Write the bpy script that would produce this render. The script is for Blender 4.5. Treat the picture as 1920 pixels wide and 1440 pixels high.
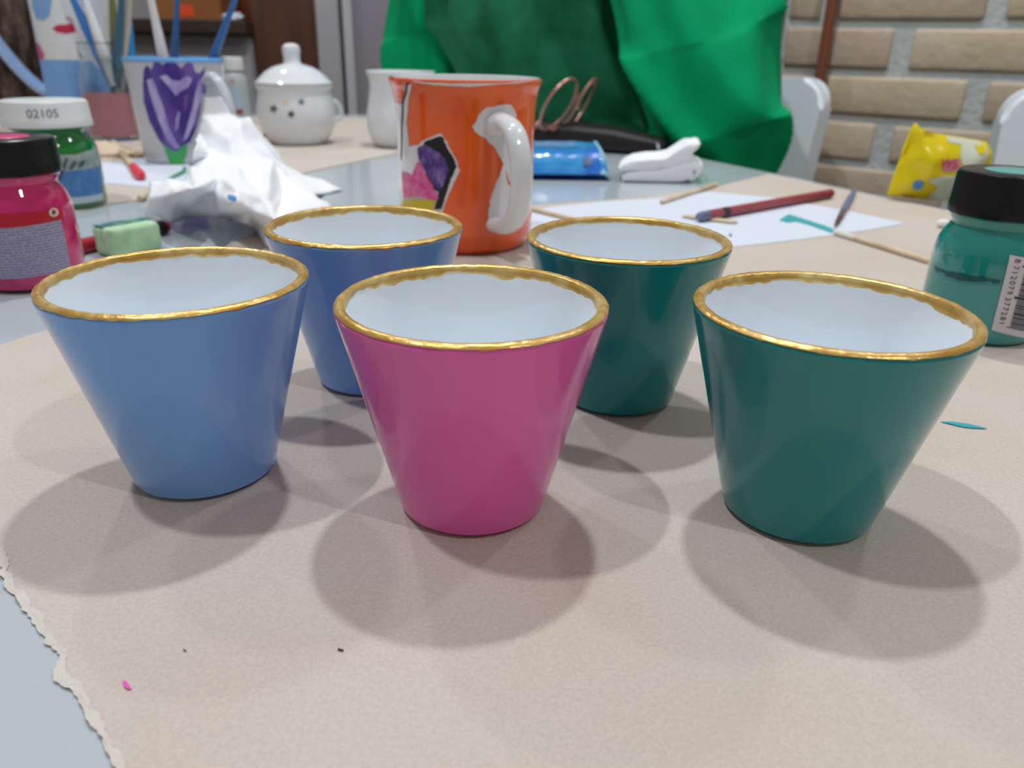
import bpy, bmesh, math, random
from mathutils import Vector, Matrix, noise, geometry
random.seed(7)
PI = math.pi
sc = bpy.context.scene
for o in list(bpy.data.objects): bpy.data.objects.remove(o)
COL = sc.collection

# ------------------------------------------------------------------ camera
F_PX, PITCH, ROLL, CAM_H = 1464.3, 0.4104, 0.0199, 0.12933
W_PX, H_PX = 1920, 1440
FWD = Vector((0, math.cos(PITCH), -math.sin(PITCH)))
_up = Vector((0, math.sin(PITCH), math.cos(PITCH))); _rt = Vector((1, 0, 0))
RGT = math.cos(ROLL)*_rt + math.sin(ROLL)*_up
UPV = -math.sin(ROLL)*_rt + math.cos(ROLL)*_up
CAM = Vector((0, 0, CAM_H))
cd = bpy.data.cameras.new('camera'); co = bpy.data.objects.new('camera', cd); COL.objects.link(co)
m = Matrix.Identity(4)
for i, a in enumerate((RGT, UPV, -FWD)):
    for j in range(3): m[j][i] = a[j]
m.translation = CAM
co.matrix_world = m
cd.sensor_width = 36; cd.lens = F_PX/W_PX*36; cd.clip_start = 0.01
cd.dof.use_dof = True; cd.dof.focus_distance = 0.235; cd.dof.aperture_fstop = 16
sc.camera = co

# ------------------------------------------------------------------ world, lamps, exposure
wd = bpy.data.worlds.new('room_ambience'); sc.world = wd; wd.use_nodes = True
bg = wd.node_tree.nodes['Background']
bg.inputs['Color'].default_value = (1.12, 0.98, 0.86, 1); bg.inputs['Strength'].default_value = 0.215
def lamp(name, loc, watts, size, color=(0.97, 0.99, 1.02)):
    l = bpy.data.lights.new(name, 'POINT'); l.energy = watts; l.shadow_soft_size = size; l.color = color
    o = bpy.data.objects.new(name, l); COL.objects.link(o); o.location = loc; return o
for dx in (-0.02, 0.02):                      # cluster of four ceiling spots beyond the table centre
    for dy in (-0.02, 0.02):
        lamp('ceiling_spot', (0.09+dx, 0.96+dy, 1.88), 14.2, 0.024)
for dy in (-0.02, 0.02):                        # pair of ceiling spots on the left
    lamp('ceiling_spot', (-0.62, 0.21+dy, 1.88), 21, 0.024)
lamp('background_light', (-0.9, 1.75, 1.7), 22, 0.05)  # unseen lamp over the kitchen at the far back
for dx in (-0.02, 0.02):                        # pair of ceiling spots behind the camera, to the right
    lamp('ceiling_spot', (1.0+dx, -0.75, 1.85), 16, 0.026)
lamp('background_light', (0.95, 0.9, 1.6), 12, 0.05)  # added fill lamp without a known source, brightens the brick wall
sc.view_settings.view_transform = 'Standard'; sc.view_settings.look = 'None'
sc.view_settings.exposure = 0.0; sc.view_settings.gamma = 1.0
sc.view_settings.use_curve_mapping = False

# ------------------------------------------------------------------ helpers
def ray(px, py): return (px-W_PX/2)/F_PX*RGT - (py-H_PX/2)/F_PX*UPV + FWD
def P(px, py, z=0.0):
    d = ray(px, py); return CAM + d*((z-CAM_H)/d.z)
def at(px, py, Y):
    d = ray(px, py); return CAM + d*(Y/d.y)
def lin(c):
    def f(v):
        v /= 255.0
        return v/12.92 if v <= 0.04045 else ((v+0.055)/1.055)**2.4
    return (f(c[0]), f(c[1]), f(c[2]), 1)
MATS = {}
def mat(name, rgb, rough=0.5, metal=0.0, coat=0.0, spec=0.5, trans=0.0, ior=1.45, alpha=1.0,
        rgb2=None, nscale=20, ndetail=4, lo=0.4, hi=0.6, stretch=(1, 1, 1), bump=0.0, bscale=200, bstretch=(1, 1, 1), sheen=0, sss=0, fine=0):
    if name in MATS: return MATS[name]
    m = bpy.data.materials.new(name); m.use_nodes = True; nt = m.node_tree
    b = nt.nodes['Principled BSDF']
    b.inputs['Base Color'].default_value = lin(rgb); b.inputs['Roughness'].default_value = rough
    b.inputs['Metallic'].default_value = metal; b.inputs['Coat Weight'].default_value = coat
    b.inputs['Coat Roughness'].default_value = 0.05
    b.inputs['Specular IOR Level'].default_value = spec; b.inputs['Transmission Weight'].default_value = trans
    b.inputs['IOR'].default_value = ior; b.inputs['Alpha'].default_value = alpha
    b.inputs['Sheen Weight'].default_value = sheen
    if sss:
        b.inputs['Subsurface Weight'].default_value = sss; b.inputs['Subsurface Scale'].default_value = 0.01
    tc = nt.nodes.new('ShaderNodeTexCoord')
    def noise_tex(scale, detail, st):
        mp = nt.nodes.new('ShaderNodeMapping'); mp.inputs['Scale'].default_value = st
        nt.links.new(tc.outputs['Object'], mp.inputs['Vector'])
        n = nt.nodes.new('ShaderNodeTexNoise'); n.inputs['Scale'].default_value = scale; n.inputs['Detail'].default_value = detail
        nt.links.new(mp.outputs['Vector'], n.inputs['Vector']); return n
    if rgb2 is not None:
        n = noise_tex(nscale, ndetail, stretch)
        r = nt.nodes.new('ShaderNodeValToRGB'); r.color_ramp.elements[0].position = lo; r.color_ramp.elements[1].position = hi
        r.color_ramp.elements[0].color = lin(rgb); r.color_ramp.elements[1].color = lin(rgb2)
        nt.links.new(n.outputs['Fac'], r.inputs['Fac']); nt.links.new(r.outputs['Color'], b.inputs['Base Color'])
    if fine:
        nf = noise_tex(1000, 3, (1, 1, 1)); src = b.inputs['Base Color'].links[0].from_socket
        mr = nt.nodes.new('ShaderNodeMapRange'); mr.inputs['From Min'].default_value = 0.3; mr.inputs['From Max'].default_value = 0.7
        mr.inputs['To Min'].default_value = 1-fine; mr.inputs['To Max'].default_value = 1+fine; nt.links.new(nf.outputs['Fac'], mr.inputs['Value'])
        mx = nt.nodes.new('ShaderNodeVectorMath'); mx.operation = 'SCALE'; nt.links.new(src, mx.inputs[0]); nt.links.new(mr.outputs['Result'], mx.inputs['Scale'])
        nt.links.new(mx.outputs['Vector'], b.inputs['Base Color'])
    if bump:
        n2 = noise_tex(bscale, 5, bstretch)
        bp = nt.nodes.new('ShaderNodeBump'); bp.inputs['Strength'].default_value = 1.0; bp.inputs['Distance'].default_value = bump
        nt.links.new(n2.outputs['Fac'], bp.inputs['Height']); nt.links.new(bp.outputs['Normal'], b.inputs['Normal'])
    MATS[name] = m; return m
def tag(o, label=None, cat=None, group=None, kind=None):
    if label: o['label'] = label
    if cat: o['category'] = cat
    if group: o['group'] = group
    if kind: o['kind'] = kind
    return o
def thing(name, label, cat, loc=(0, 0, 0), rz=0.0, group=None):
    o = bpy.data.objects.new(name, None); o.empty_display_size = 0.02; COL.objects.link(o)
    o.location = loc; o.rotation_euler = (0, 0, rz); return tag(o, label, cat, group)
def link(name, me, m, parent=None, loc=(0, 0, 0), rot=(0, 0, 0)):
    o = bpy.data.objects.new(name, me)
    if m: me.materials.append(m)
    COL.objects.link(o); o.parent = parent; o.location = loc; o.rotation_euler = rot; return o
def obj(name, vf, m, parent=None, smooth=True, loc=(0, 0, 0), rot=(0, 0, 0), label=None, sharp=35):
    me = bpy.data.meshes.new(name)
    if isinstance(vf, bmesh.types.BMesh):
        bm = vf
    else:
        bm = bmesh.new(); vs = [bm.verts.new(v) for v in vf[0]]
        for f in vf[1]:
            try: bm.faces.new([vs[i] for i in f])
            except ValueError: pass
    bmesh.ops.recalc_face_normals(bm, faces=bm.faces)
    for f in bm.faces: f.smooth = smooth
    if smooth:
        for e in bm.edges:
            if len(e.link_faces) == 2 and e.calc_face_angle(0) > math.radians(sharp): e.smooth = False
    bm.to_mesh(me); bm.free()
    o = link(name, me, m, parent, loc, rot)
    if label: o['label'] = label
    return o
def lathe(prof, n=64, rib=None):
    """profile list of (r, z); r == 0 closes with a pole."""
    V, F, rows = [], [], []
    for k, (r, z) in enumerate(prof):
        if r <= 1e-7: rows.append([len(V)]); V.append((0, 0, z)); continue
        row = []
        for i in range(n):
            t = 2*PI*i/n; rr = r + (rib(t, k) if rib else 0)
            row.append(len(V)); V.append((rr*math.cos(t), rr*math.sin(t), z))
        rows.append(row)
    for a, b in zip(rows, rows[1:]):
        for i in range(n):
            j = (i+1) % n
            if len(a) == 1 and len(b) == 1: continue
            if len(a) == 1: F.append((a[0], b[i], b[j]))
            elif len(b) == 1: F.append((a[i], a[j], b[0]))
            else: F.append((a[i], a[j], b[j], b[i]))
    return V, F
def tube(pts, rad, n=10, flat=1.0, flat_axis=None):
    """round (or flattened) tube along points with end caps."""
    pts = [Vector(p) for p in pts]; V, F = [], []
    if not isinstance(rad, (list, tuple)): rad = [rad]*len(pts)
    t0 = (pts[1]-pts[0]).normalized()
    nrm = Vector(flat_axis) if flat_axis else (Vector((0, 0, 1)) if abs(t0.z) < 0.9 else Vector((1, 0, 0)))
    for k, p in enumerate(pts):
        t = (pts[min(k+1, len(pts)-1)]-pts[max(k-1, 0)]).normalized()
        nn = (nrm - t*nrm.dot(t)).normalized(); bb = t.cross(nn)
        if not flat_axis: nrm = nn
        for i in range(n):
            a = 2*PI*i/n
            V.append(p + (nn*math.cos(a)*flat + bb*math.sin(a))*rad[k])
    for k in range(len(pts)-1):
        for i in range(n):
            j = (i+1) % n
            F.append((k*n+i, k*n+j, (k+1)*n+j, (k+1)*n+i))
    F.append(tuple(range(n))[::-1]); F.append(tuple((len(pts)-1)*n+i for i in range(n)))
    return V, F
def smooth_path(pts, k=6):
    pts = [Vector(p) for p in pts]; out = []
    for i in range(len(pts)-1):
        p0, p1, p2, p3 = pts[max(i-1, 0)], pts[i], pts[i+1], pts[min(i+2, len(pts)-1)]
        for s in range(k):
            t = s/k
            out.append(0.5*((2*p1)+(-p0+p2)*t+(2*p0-5*p1+4*p2-p3)*t*t+(-p0+3*p1-3*p2+p3)*t**3))
    out.append(pts[-1]); return out
def box_bm(sx, sy, sz, bevel=0.0, seg=2, c=(0, 0, 0)):
    bm = bmesh.new(); bmesh.ops.create_cube(bm, size=1)
    for v in bm.verts: v.co = Vector((v.co.x*sx+c[0], v.co.y*sy+c[1], v.co.z*sz+c[2]))
    if bevel: bmesh.ops.bevel(bm, geom=list(bm.edges), offset=bevel, segments=seg, affect='EDGES', profile=0.5)
    return bm
def prism(poly, z0, z1):
    n = len(poly); V = [(p[0], p[1], z0) for p in poly]+[(p[0], p[1], z1) for p in poly]
    F = [(i, (i+1) % n, n+(i+1) % n, n+i) for i in range(n)]
    tris = geometry.tessellate_polygon([[Vector((p[0], p[1], 0)) for p in poly]])
    for t in tris:
        F.append(tuple(n+i for i in t)); F.append(tuple(reversed(t)))
    return V, F
def merge(*vfs):
    V, F = [], []
    for v, f in vfs:
        o = len(V); V += list(v); F += [tuple(i+o for i in q) for q in f]
    return V, F
def rough_line(pts, step, amp, seed=0):
    out = []
    for a, b in zip(pts, pts[1:]):
        a, b = Vector(a[:2]), Vector(b[:2]); L = (b-a).length; k = max(1, int(L/step)); d = (b-a).normalized() if L else Vector((1, 0)); nn = Vector((-d.y, d.x))
        for i in range(k):
            p = a+(b-a)*i/k
            q = noise.noise(Vector((p.x*170, p.y*170, seed)))*amp + noise.noise(Vector((p.x*600, p.y*600, seed+5)))*amp*0.6
            out.append(p+nn*q)
    out.append(Vector(pts[-1][:2])); return out
def hit_lathe(px, py, c, rf):
    """angle and height where the line of sight meets a round vessel at c with radius function rf(z)."""
    d = ray(px, py); r = rf(0.05)
    z = 0.05
    for _ in range(12):
        ox, oy = CAM.x-c[0], CAM.y-c[1]
        A = d.x*d.x+d.y*d.y; B = ox*d.x+oy*d.y; C = ox*ox+oy*oy-r*r
        disc = max(B*B-A*C, 0); t = (-B-math.sqrt(disc))/A
        p = CAM+d*t; z = p.z-(c[2] if len(c) > 2 else 0); r = rf(z)
    return math.atan2(p.y-c[1], p.x-c[0]), z
def decal(name, tz, rf, m, parent, eps=0.00025, L=0.004, label=None):
    """thin painted or glued patch that follows a round vessel; tz = outline as (angle, height)."""
    R = rf(sum(t[1] for t in tz)/len(tz))
    bm = bmesh.new(); vs = [bm.verts.new((t*R, z, 0)) for t, z in tz]; bm.faces.new(vs)
    bmesh.ops.triangulate(bm, faces=bm.faces)
    for _ in range(6):
        es = [e for e in bm.edges if e.calc_length() > L]
        if not es: break
        bmesh.ops.subdivide_edges(bm, edges=es, cuts=1); bmesh.ops.triangulate(bm, faces=[f for f in bm.faces if len(f.verts) > 3])
    uv = bm.loops.layers.uv.new('uv')
    for f in bm.faces:
        for l in f.loops: l[uv].uv = (l.vert.co.x, l.vert.co.y)
    for v in bm.verts:
        t, z = v.co.x/R, v.co.y; r = rf(z)+eps
        v.co = Vector((r*math.cos(t), r*math.sin(t), z))
    me = bpy.data.meshes.new(name)
    for f in bm.faces: f.smooth = True
    bm.normal_update()
    for f in bm.faces:
        c = f.calc_center_median()
        if f.normal.x*c.x+f.normal.y*c.y < 0: f.normal_flip()
    bm.to_mesh(me); bm.free()
    o = link(name, me, m, parent)
    if label: o['label'] = label
    return o
def px_decal(name, pts, c, rf, m, parent, eps=0.00025, L=0.004, label=None, jag=0.0):
    tz = [hit_lathe(x, y, c, rf) for x, y in pts]
    for i in range(1, len(tz)):            # unwrap
        while tz[i][0]-tz[i-1][0] > PI: tz[i] = (tz[i][0]-2*PI, tz[i][1])
        while tz[i][0]-tz[i-1][0] < -PI: tz[i] = (tz[i][0]+2*PI, tz[i][1])
    if jag:
        out = []
        for a, b in zip(tz, tz[1:]+tz[:1]):
            for k in range(4):
                t = a[0]+(b[0]-a[0])*k/4; z = a[1]+(b[1]-a[1])*k/4
                q = Vector((t*40, z*700, eps*1e5))
                out.append((t+noise.noise(q)*jag/rf(z), z+noise.noise(q+Vector((9, 9, 9)))*jag))
        tz = out
    return decal(name, tz, rf, m, parent, eps, L, label)
def text_mesh(s, size, ext=0.0):
    cu = bpy.data.curves.new('lettering', 'FONT'); cu.body = s; cu.size = size; cu.align_x = 'CENTER'; cu.align_y = 'CENTER'; cu.extrude = ext
    cu.resolution_u = 3
    o = bpy.data.objects.new('tmp', cu); COL.objects.link(o)
    dg = bpy.context.evaluated_depsgraph_get(); me = bpy.data.meshes.new_from_object(o.evaluated_get(dg))
    bpy.data.objects.remove(o); return me
def wrap_text(name, s, size, th, z, rf, m, parent, rotate=0.0, eps=0.0005, sx=1.0):
    me = text_mesh(s, size); ca, sa = math.cos(rotate), math.sin(rotate)
    for v in me.vertices:
        x, y = v.co.x*sx*ca-v.co.y*sa, v.co.x*sx*sa+v.co.y*ca
        zz = z+y; r = rf(zz)+eps; t = th+x/rf(zz)
        v.co = Vector((r*math.cos(t), r*math.sin(t), zz))
    return link(name, me, m, parent)

# ------------------------------------------------------------------ materials
M_kraft = mat('kraft_paper', (202, 193, 185), 0.8, rgb2=(198, 185, 170), nscale=9, ndetail=8, lo=0.45, hi=0.72, bump=0.00025, bscale=700, fine=0.07)
M_torn = mat('torn_paper_fibre', (214, 209, 202), 0.95, bump=0.0004, bscale=700)
M_white_paper = mat('white_paper', (216, 225, 240), 0.75)
M_table = mat('table_glass_top', (189, 199, 206), 0.12, rgb2=(182, 193, 201), nscale=6)
M_gold = mat('gold_paint', (204, 160, 78), 0.32, metal=0.6, rgb2=(238, 208, 138), nscale=120, lo=0.35, hi=0.7, bump=0.0003, bscale=300)
M_glaze = mat('white_glaze', (234, 244, 253), 0.02, spec=0.9)
M_grey_china = mat('mug_china', (198, 201, 210), 0.05, spec=0.8)
M_white_china = mat('white_china', (224, 229, 234), 0.03, spec=0.9)
M_black_lid = mat('black_plastic', (12, 13, 20), 0.25)
M_brick = [mat('brick_%s' % n, a, 0.9, rgb2=b, nscale=14, lo=0.3, hi=0.7, bump=0.002, bscale=60) for n, a, b in
           (('tan', (196, 182, 162), (184, 168, 148)), ('buff', (202, 188, 166), (192, 176, 150)), ('rosy', (194, 174, 154), (182, 166, 148)))]
M_mortar = mat('mortar', (190, 197, 198), 0.95, bump=0.003, bscale=80)

# ------------------------------------------------------------------ the setting
TH = Vector((math.cos(math.radians(37)), -math.sin(math.radians(37)), 0)); TN = Vector((-TH.y*-1, 0, 0))
TN = Vector((-math.sin(math.radians(37)), -math.cos(math.radians(37)), 0))
W0 = Vector((0.585, 1.435, 0))
FLOOR = -0.75
me = box_bm(5.0, 5.4, 0.05, c=(0.2, 1.0, FLOOR-0.025))
tag(obj('floor', me, mat('floor_tiles', (120, 108, 96), 0.5, rgb2=(108, 98, 88), nscale=3), smooth=False), 'dull beige floor under the work table', kind='structure')
wall = bpy.data.objects.new('wall_right', None); COL.objects.link(wall)
wall.location = W0; wall.rotation_euler = (0, 0, math.atan2(TH.y, TH.x)); tag(wall, 'pale brick wall with wide grey mortar joints', kind='structure')
obj('mortar_bed', box_bm(1.75, 0.08, 1.6, c=(0.725, 0.0395, 0.05)), M_mortar, wall, smooth=False)
PITCH_B, LEN_B, Z0_B = 0.0745, 0.25, 0.0215
bmesh_cache = []
for k in range(6):
    bm = box_bm(0.226, 0.05, 0.0605, bevel=0.006, seg=3)
    for v in bm.verts:
        q = v.co*22+Vector((k*7.3, 0, 0)); v.co += Vector((noise.noise(q), noise.noise(q+Vector((5, 0, 0)))*0.6, noise.noise(q+Vector((0, 9, 0)))))*0.0022
    me = bpy.data.meshes.new('brick'); 
    for f in bm.faces: f.smooth = True
    bm.to_mesh(me); bm.free(); me.materials.append(M_brick[k % 3]); bmesh_cache.append(me)
bi = 0
for row in range(-9, 8):
    zc = Z0_B + PITCH_B*(row+0.5)
    off = 0.18 if row % 2 == 0 else 0.055
    for k in range(-1, 7):
        s0 = off + LEN_B*(k-1)            # joint centre on the left of this brick
        if s0 + LEN_B < -0.12 or s0 > 1.5: continue
        b = bpy.data.objects.new('brick', bmesh_cache[(bi*5+row*2) % 6]); COL.objects.link(b); b.parent = wall; bi += 1
        x0, x1 = max(s0+0.014, -0.138), s0+LEN_B-0.014
        b.location = ((x0+x1)/2, 0.019-0.002*random.random(), zc); b.scale.x = (x1-x0)/0.228
        b.rotation_euler = (0, PI if random.random() < 0.5 else 0, 0)
# door jamb posts at the left end of the brick wall
for nm, s, w_, c, lab in (('trim_1', -0.182, 0.028, (120, 132, 146), 'blue grey metal door jamb left of brick wall'), ('trim_2', -0.155, 0.018, (118, 98, 78), 'narrow brown wooden post beside the brick wall')):
    o = obj(nm, box_bm(w_, 0.07, 1.6, bevel=0.003, c=(0, 0, 0.05)), mat(nm+'_paint', c, 0.5), None, smooth=False, loc=W0+TH*s+TN*0.01, rot=(0, 0, math.atan2(TH.y, TH.x)))
    tag(o, lab, kind='structure')
# copper pipe
pp = thing('copper_pipe', 'thin brown copper pipe running down the brick wall', 'pipe', W0+TH*(-0.062)+TN*0.022)
obj('pipe', tube([(0, 0, -0.7), (0, 0, 0), (0, 0, 0.8)], 0.0095, 14), mat('copper_brown', (132, 78, 58), 0.45, metal=0.2), pp)
for z in (0.42, -0.42):
    obj('pipe_clip', box_bm(0.032, 0.024, 0.014, bevel=0.003, c=(0, 0.004, z)), mat('clip_metal', (120, 110, 100), 0.4, metal=0.6), pp)
# back wall (far left room)
BY = 2.45
obj_ = obj('wall_back', box_bm(3.6, 0.06, 2.2, c=(-0.7, BY+0.3, 0.35)), mat('back_wall_paint', (150, 146, 150), 0.8), smooth=False); tag(obj_, 'grey lilac back wall behind the kitchen', kind='structure')
def zs(px, Y, y0=0): return at(px, y0, Y).x
# grey door and frame between cabinet and person
def slab(name, px0, px1, Y, dy, z0, z1, m, parent=None, py=60, bevel=0.004, label=None):
    x0, x1 = at(px0, py, Y).x, at(px1, py, Y).x
    o = obj(name, box_bm(x1-x0, dy, z1-z0, bevel=bevel), m, parent, smooth=False, loc=((x0+x1)/2, Y+dy/2, (z0+z1)/2)); 
    if label: o['label'] = label
    return o
M_grey_frame = mat('grey_frame', (168, 168, 172), 0.5); M_lilac = mat('grey_lilac_door', (142, 138, 148), 0.55)
dr = bpy.data.objects.new('door_1', None); COL.objects.link(dr); dr.location = (0, 0, 0); tag(dr, 'grey lilac sliding door in pale grey frame', kind='structure')
slab('frame_post', 586, 636, 2.30, 0.08, FLOOR, 0.9, M_grey_frame, dr)
slab('gap_seal', 635, 643, 2.33, 0.04, FLOOR, 0.9, mat('black_seal', (14, 16, 26), 0.6), dr, bevel=0.001)
slab('frame_edge', 643, 661, 2.30, 0.07, FLOOR, 0.9, mat('pale_frame_edge', (186, 188, 196), 0.45), dr)
slab('door_panel', 660, 1010, 2.33, 0.05, FLOOR, 0.9, M_lilac, dr)

# kitchen cabinet, counter, boxes at far left
KY = 2.2
M_brown = mat('dark_brown_wood', (92, 58, 42), 0.5, rgb2=(72, 46, 34), nscale=5, stretch=(6, 6, 0.6), lo=0.35, hi=0.65)
pan = thing('tall_cabinet', 'tall dark brown wooden cabinet beside the grey door', 'cabinet', (at(525, 60, 2.25).x, 2.3, FLOOR))
w_ = at(588, 60, 2.25).x-at(462, 60, 2.25).x
obj('carcass', box_bm(w_, 0.16, 1.7, bevel=0.004, c=(0, 0.1, 0.85)), M_brown, pan, smooth=False)
obj('cabinet_door', box_bm(w_-0.006, 0.02, 1.66, bevel=0.003, c=(0, 0.005, 0.86)), M_brown, pan, smooth=False)
obj('door_handle', tube([(w_*0.42, -0.03, 0.62), (w_*0.42, -0.03, 0.5)], 0.006, 10), mat('handle_steel', (150, 150, 150), 0.3, metal=0.9), pan)
xl, xr = at(-120, 60, KY).x, at(456, 60, KY).x
zc_top, zc_bot = at(360, 36, KY).z, at(360, 62, KY).z
cb = thing('base_cabinet', 'pale grey kitchen base cabinet under the dark counter', 'cabinet', ((xl+xr)/2, KY+0.2, FLOOR))
wcab = xr-xl-0.02
obj('carcass', box_bm(wcab, 0.3, zc_bot-FLOOR-0.08, bevel=0.003, c=(0, 0.05, (zc_bot-FLOOR)/2+0.04)), mat('grey_cabinet', (160, 162, 168), 0.5), cb, smooth=False)
for s in (-1, 0, 1):
    d_ = obj('cabinet_door', box_bm(wcab/3-0.006, 0.018, zc_bot-FLOOR-0.1, bevel=0.002, c=(s*wcab/3, -0.11, (zc_bot-FLOOR)/2+0.045)), mat('grey_cabinet', (160, 162, 168), 0.5), cb, smooth=False)
    obj('handle', tube([(s*wcab/3+0.12, -0.135, 0.55), (s*wcab/3+0.12, -0.135, 0.42)], 0.005, 8), mat('handle_steel', (150, 150, 150), 0.3, metal=0.9), d_)
obj('plinth', box_bm(wcab, 0.2, 0.08, c=(0, 0.08, 0.04)), M_brown, cb, smooth=False)
ct = obj('countertop', box_bm(xr-xl, 0.36, zc_top-zc_bot, bevel=0.003), mat('dark_counter', (58, 48, 44), 0.4), None, smooth=False, loc=((xl+xr)/2, KY+0.2, (zc_top+zc_bot)/2))
tag(ct, 'dark brown countertop on the pale grey base cabinet', 'countertop')
bx = thing('cardboard_box', 'open brown cardboard box with orange label on dark countertop', 'box', (at(325, 20, KY).x, KY+0.16, zc_top))
wb = at(392, 20, KY).x-at(258, 20, KY).x
M_card = mat('cardboard', (150, 96, 52), 0.8, rgb2=(134, 84, 46), nscale=8)
for s in (-1, 1): obj('side_panel', box_bm(0.005, 0.16, 0.1, c=(s*wb/2, 0, 0.05)), M_card, bx, smooth=False)
for s in (-1, 1): obj('end_panel', box_bm(wb, 0.005, 0.1, c=(0, s*0.08, 0.05)), M_card, bx, smooth=False)
obj('bottom_panel', box_bm(wb, 0.16, 0.004, c=(0, 0, 0.002)), M_card, bx, smooth=False)
obj('label_sticker', box_bm(0.036, 0.001, 0.028, c=(0.005, -0.0832, 0.022)), mat('orange_label', (214, 78, 34), 0.6), bx, smooth=False, label='orange red sticker')
wr = thing('wrapper', 'small crumpled white wrapper on the dark countertop', 'wrapper', tuple(Vector((at(420, 30, KY).x, KY+0.07, zc_top))))
bm = bmesh.new(); bmesh.ops.create_icosphere(bm, subdivisions=3, radius=0.02)
for v in bm.verts:
    v.co *= 1+0.5*noise.noise(v.co*90); v.co.z = max(v.co.z*0.55+0.008, 0); v.co.x *= 1.4
obj('crumpled_film', bm, M_white_paper, wr, smooth=False)
jr = thing('jar', 'brown storage jar on countertop right of cardboard box', 'jar', (at(417, 20, KY).x, KY+0.24, zc_top))
obj('body', lathe([(0, 0), (0.03, 0), (0.032, 0.01), (0.032, 0.09), (0.026, 0.1), (0, 0.1)], 32), mat('brown_jar', (118, 62, 38), 0.4), jr)
obj('lid', lathe([(0.028, 0.1), (0.028, 0.12), (0, 0.12)], 32), M_black_lid, jr)
# mottled brown throw over a chair back at far left
ty = 1.75
th_ = thing('throw_blanket', 'dark mottled brown shaggy throw over chair behind white pitcher', 'blanket', (at(-40, 100, ty).x, ty, 0))
V, F = [], []
nu, nv = 60, 44
for j in range(nv):
    for i in range(nu):
        u, v = i/(nu-1), j/(nv-1)
        x = -0.22+0.36*u; z = 0.32-0.52*v
        fold = 0.018*math.sin(u*26+v*5)+0.012*noise.noise(Vector((u*9, v*6, 1)))+0.006*noise.noise(Vector((u*40, v*18, 3)))
        y = -0.03+fold+0.04*(1-v)**4
        V.append((x, y, z))
for j in range(nv-1):
    for i in range(nu-1): F.append((j*nu+i, j*nu+i+1, (j+1)*nu+i+1, (j+1)*nu+i))
o = obj('cloth', (V, F), mat('mottled_brown', (44, 32, 28), 0.95, rgb2=(128, 108, 92), nscale=22, lo=0.45, hi=0.75, stretch=(1.8, 1.8, 0.5), bump=0.006, bscale=60), th_)
so = o.modifiers.new('thickness', 'SOLIDIFY'); so.thickness = 0.008
obj('chair_rail', box_bm(0.34, 0.02, 0.4, bevel=0.008, c=(-0.05, 0.045, 0.1)), M_brown, th_, smooth=False, label='wooden chair back under the throw')
for s in (-1, 1): obj('rail_leg', box_bm(0.03, 0.03, 0.7, bevel=0.004, c=(-0.05+s*0.14, 0.045, FLOOR+0.35)), M_brown, th_, smooth=False)

# ------------------------------------------------------------------ work table
e1, e2 = P(1920, 424), P(1445, 324); dirE = (e2-e1).normalized()
cornerB = P(905, 214); cornerL = P(-500, 214)
nearR = e1-dirE*1.0
poly = [(cornerL.x, cornerL.y), (-0.95, -0.35), (nearR.x, -0.35), (nearR.x, nearR.y), (e1.x, e1.y), (e2.x, e2.y), (cornerB.x, cornerB.y)]
tb = thing('work_table', 'large work table with glossy pale grey top under brown paper', 'table', (0, 0, FLOOR))
obj('tabletop', prism(poly, -FLOOR-0.03, -FLOOR), M_table, tb, smooth=False)
M_leg = mat('table_leg_metal', (150, 152, 155), 0.35, metal=0.7)
for x, y in ((-0.85, -0.2), (0.35, -0.2), (-1.0, 1.25), (-0.15, 1.45)):
    obj('leg', box_bm(0.05, 0.05, -FLOOR-0.03, bevel=0.004, c=(x, y, (-FLOOR-0.03)/2)), M_leg, tb, smooth=False)

# kraft paper sheets
T0, TK = 0.0002, 0.0008
torn = [(330, 1660), (270, 1540), (217, 1423), (196, 1382), (171, 1340), (137, 1290), (119, 1273), (121, 1228), (83, 1186), (58, 1148), (25, 1107), (12, 1077), (0, 1036), (-60, 980), (-160, 900)]
torn_w = rough_line([P(*p) for p in torn], 0.0009, 0.0009, 1)
back_px = [(-300, 700), (0, 650), (100, 618), (330, 510), (440, 455), (560, 402), (650, 392), (1000, 386), (1200, 372), (1345, 351), (1443, 327)]
back_w = [Vector(P(*p)[:2]) for p in back_px]
right_w = [Vector(P(*p)[:2]) for p in ((1560, 353), (1670, 375), (1790, 399), (1920, 428))]
rr_ = right_w[-1]-Vector(dirE[:2])*0.35
near = [Vector((rr_.x, rr_.y)), Vector((rr_.x, -0.2)), Vector((torn_w[0].x+0.02, -0.2))]
kp = tag(obj('kraft_paper_sheet', prism(torn_w+back_w+right_w+near, T0, TK), M_kraft, None, smooth=False),
         'wide brown kraft paper sheet under the five painted cups', 'paper')
# torn white fibre edge
inner = []
for i, p in enumerate(torn_w):
    a, b = torn_w[max(i-1, 0)], torn_w[min(i+1, len(torn_w)-1)]; d = (b-a).normalized(); nn = Vector((-d.y, d.x))
    w2 = max(0.0002, 0.0010+0.0013*noise.noise(Vector((p.x*110, p.y*110, 4)))+0.0003*noise.noise(Vector((p.x*500, p.y*500, 9))))
    w3 = 0.0009+0.0012*noise.noise(Vector((p.x*150, p.y*150, 14)))+0.0003*noise.noise(Vector((p.x*420, p.y*420, 3)))
    inner.append((p+nn*w2, p-nn*max(w3, 0.0003)))
V = []; F = []
for i, (o_, i_) in enumerate(inner):
    q = noise.noise(Vector((o_.x*300, o_.y*300, 2)))
    V += [(o_.x, o_.y, 0.0006+0.0014*max(q, 0)), (i_.x, i_.y, 0.00105)]
for i in range(len(inner)-1): F.append((2*i, 2*i+1, 2*i+3, 2*i+2))
obj('torn_edge', (V, F), M_torn, kp, label='torn white paper fibre edge')
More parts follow.
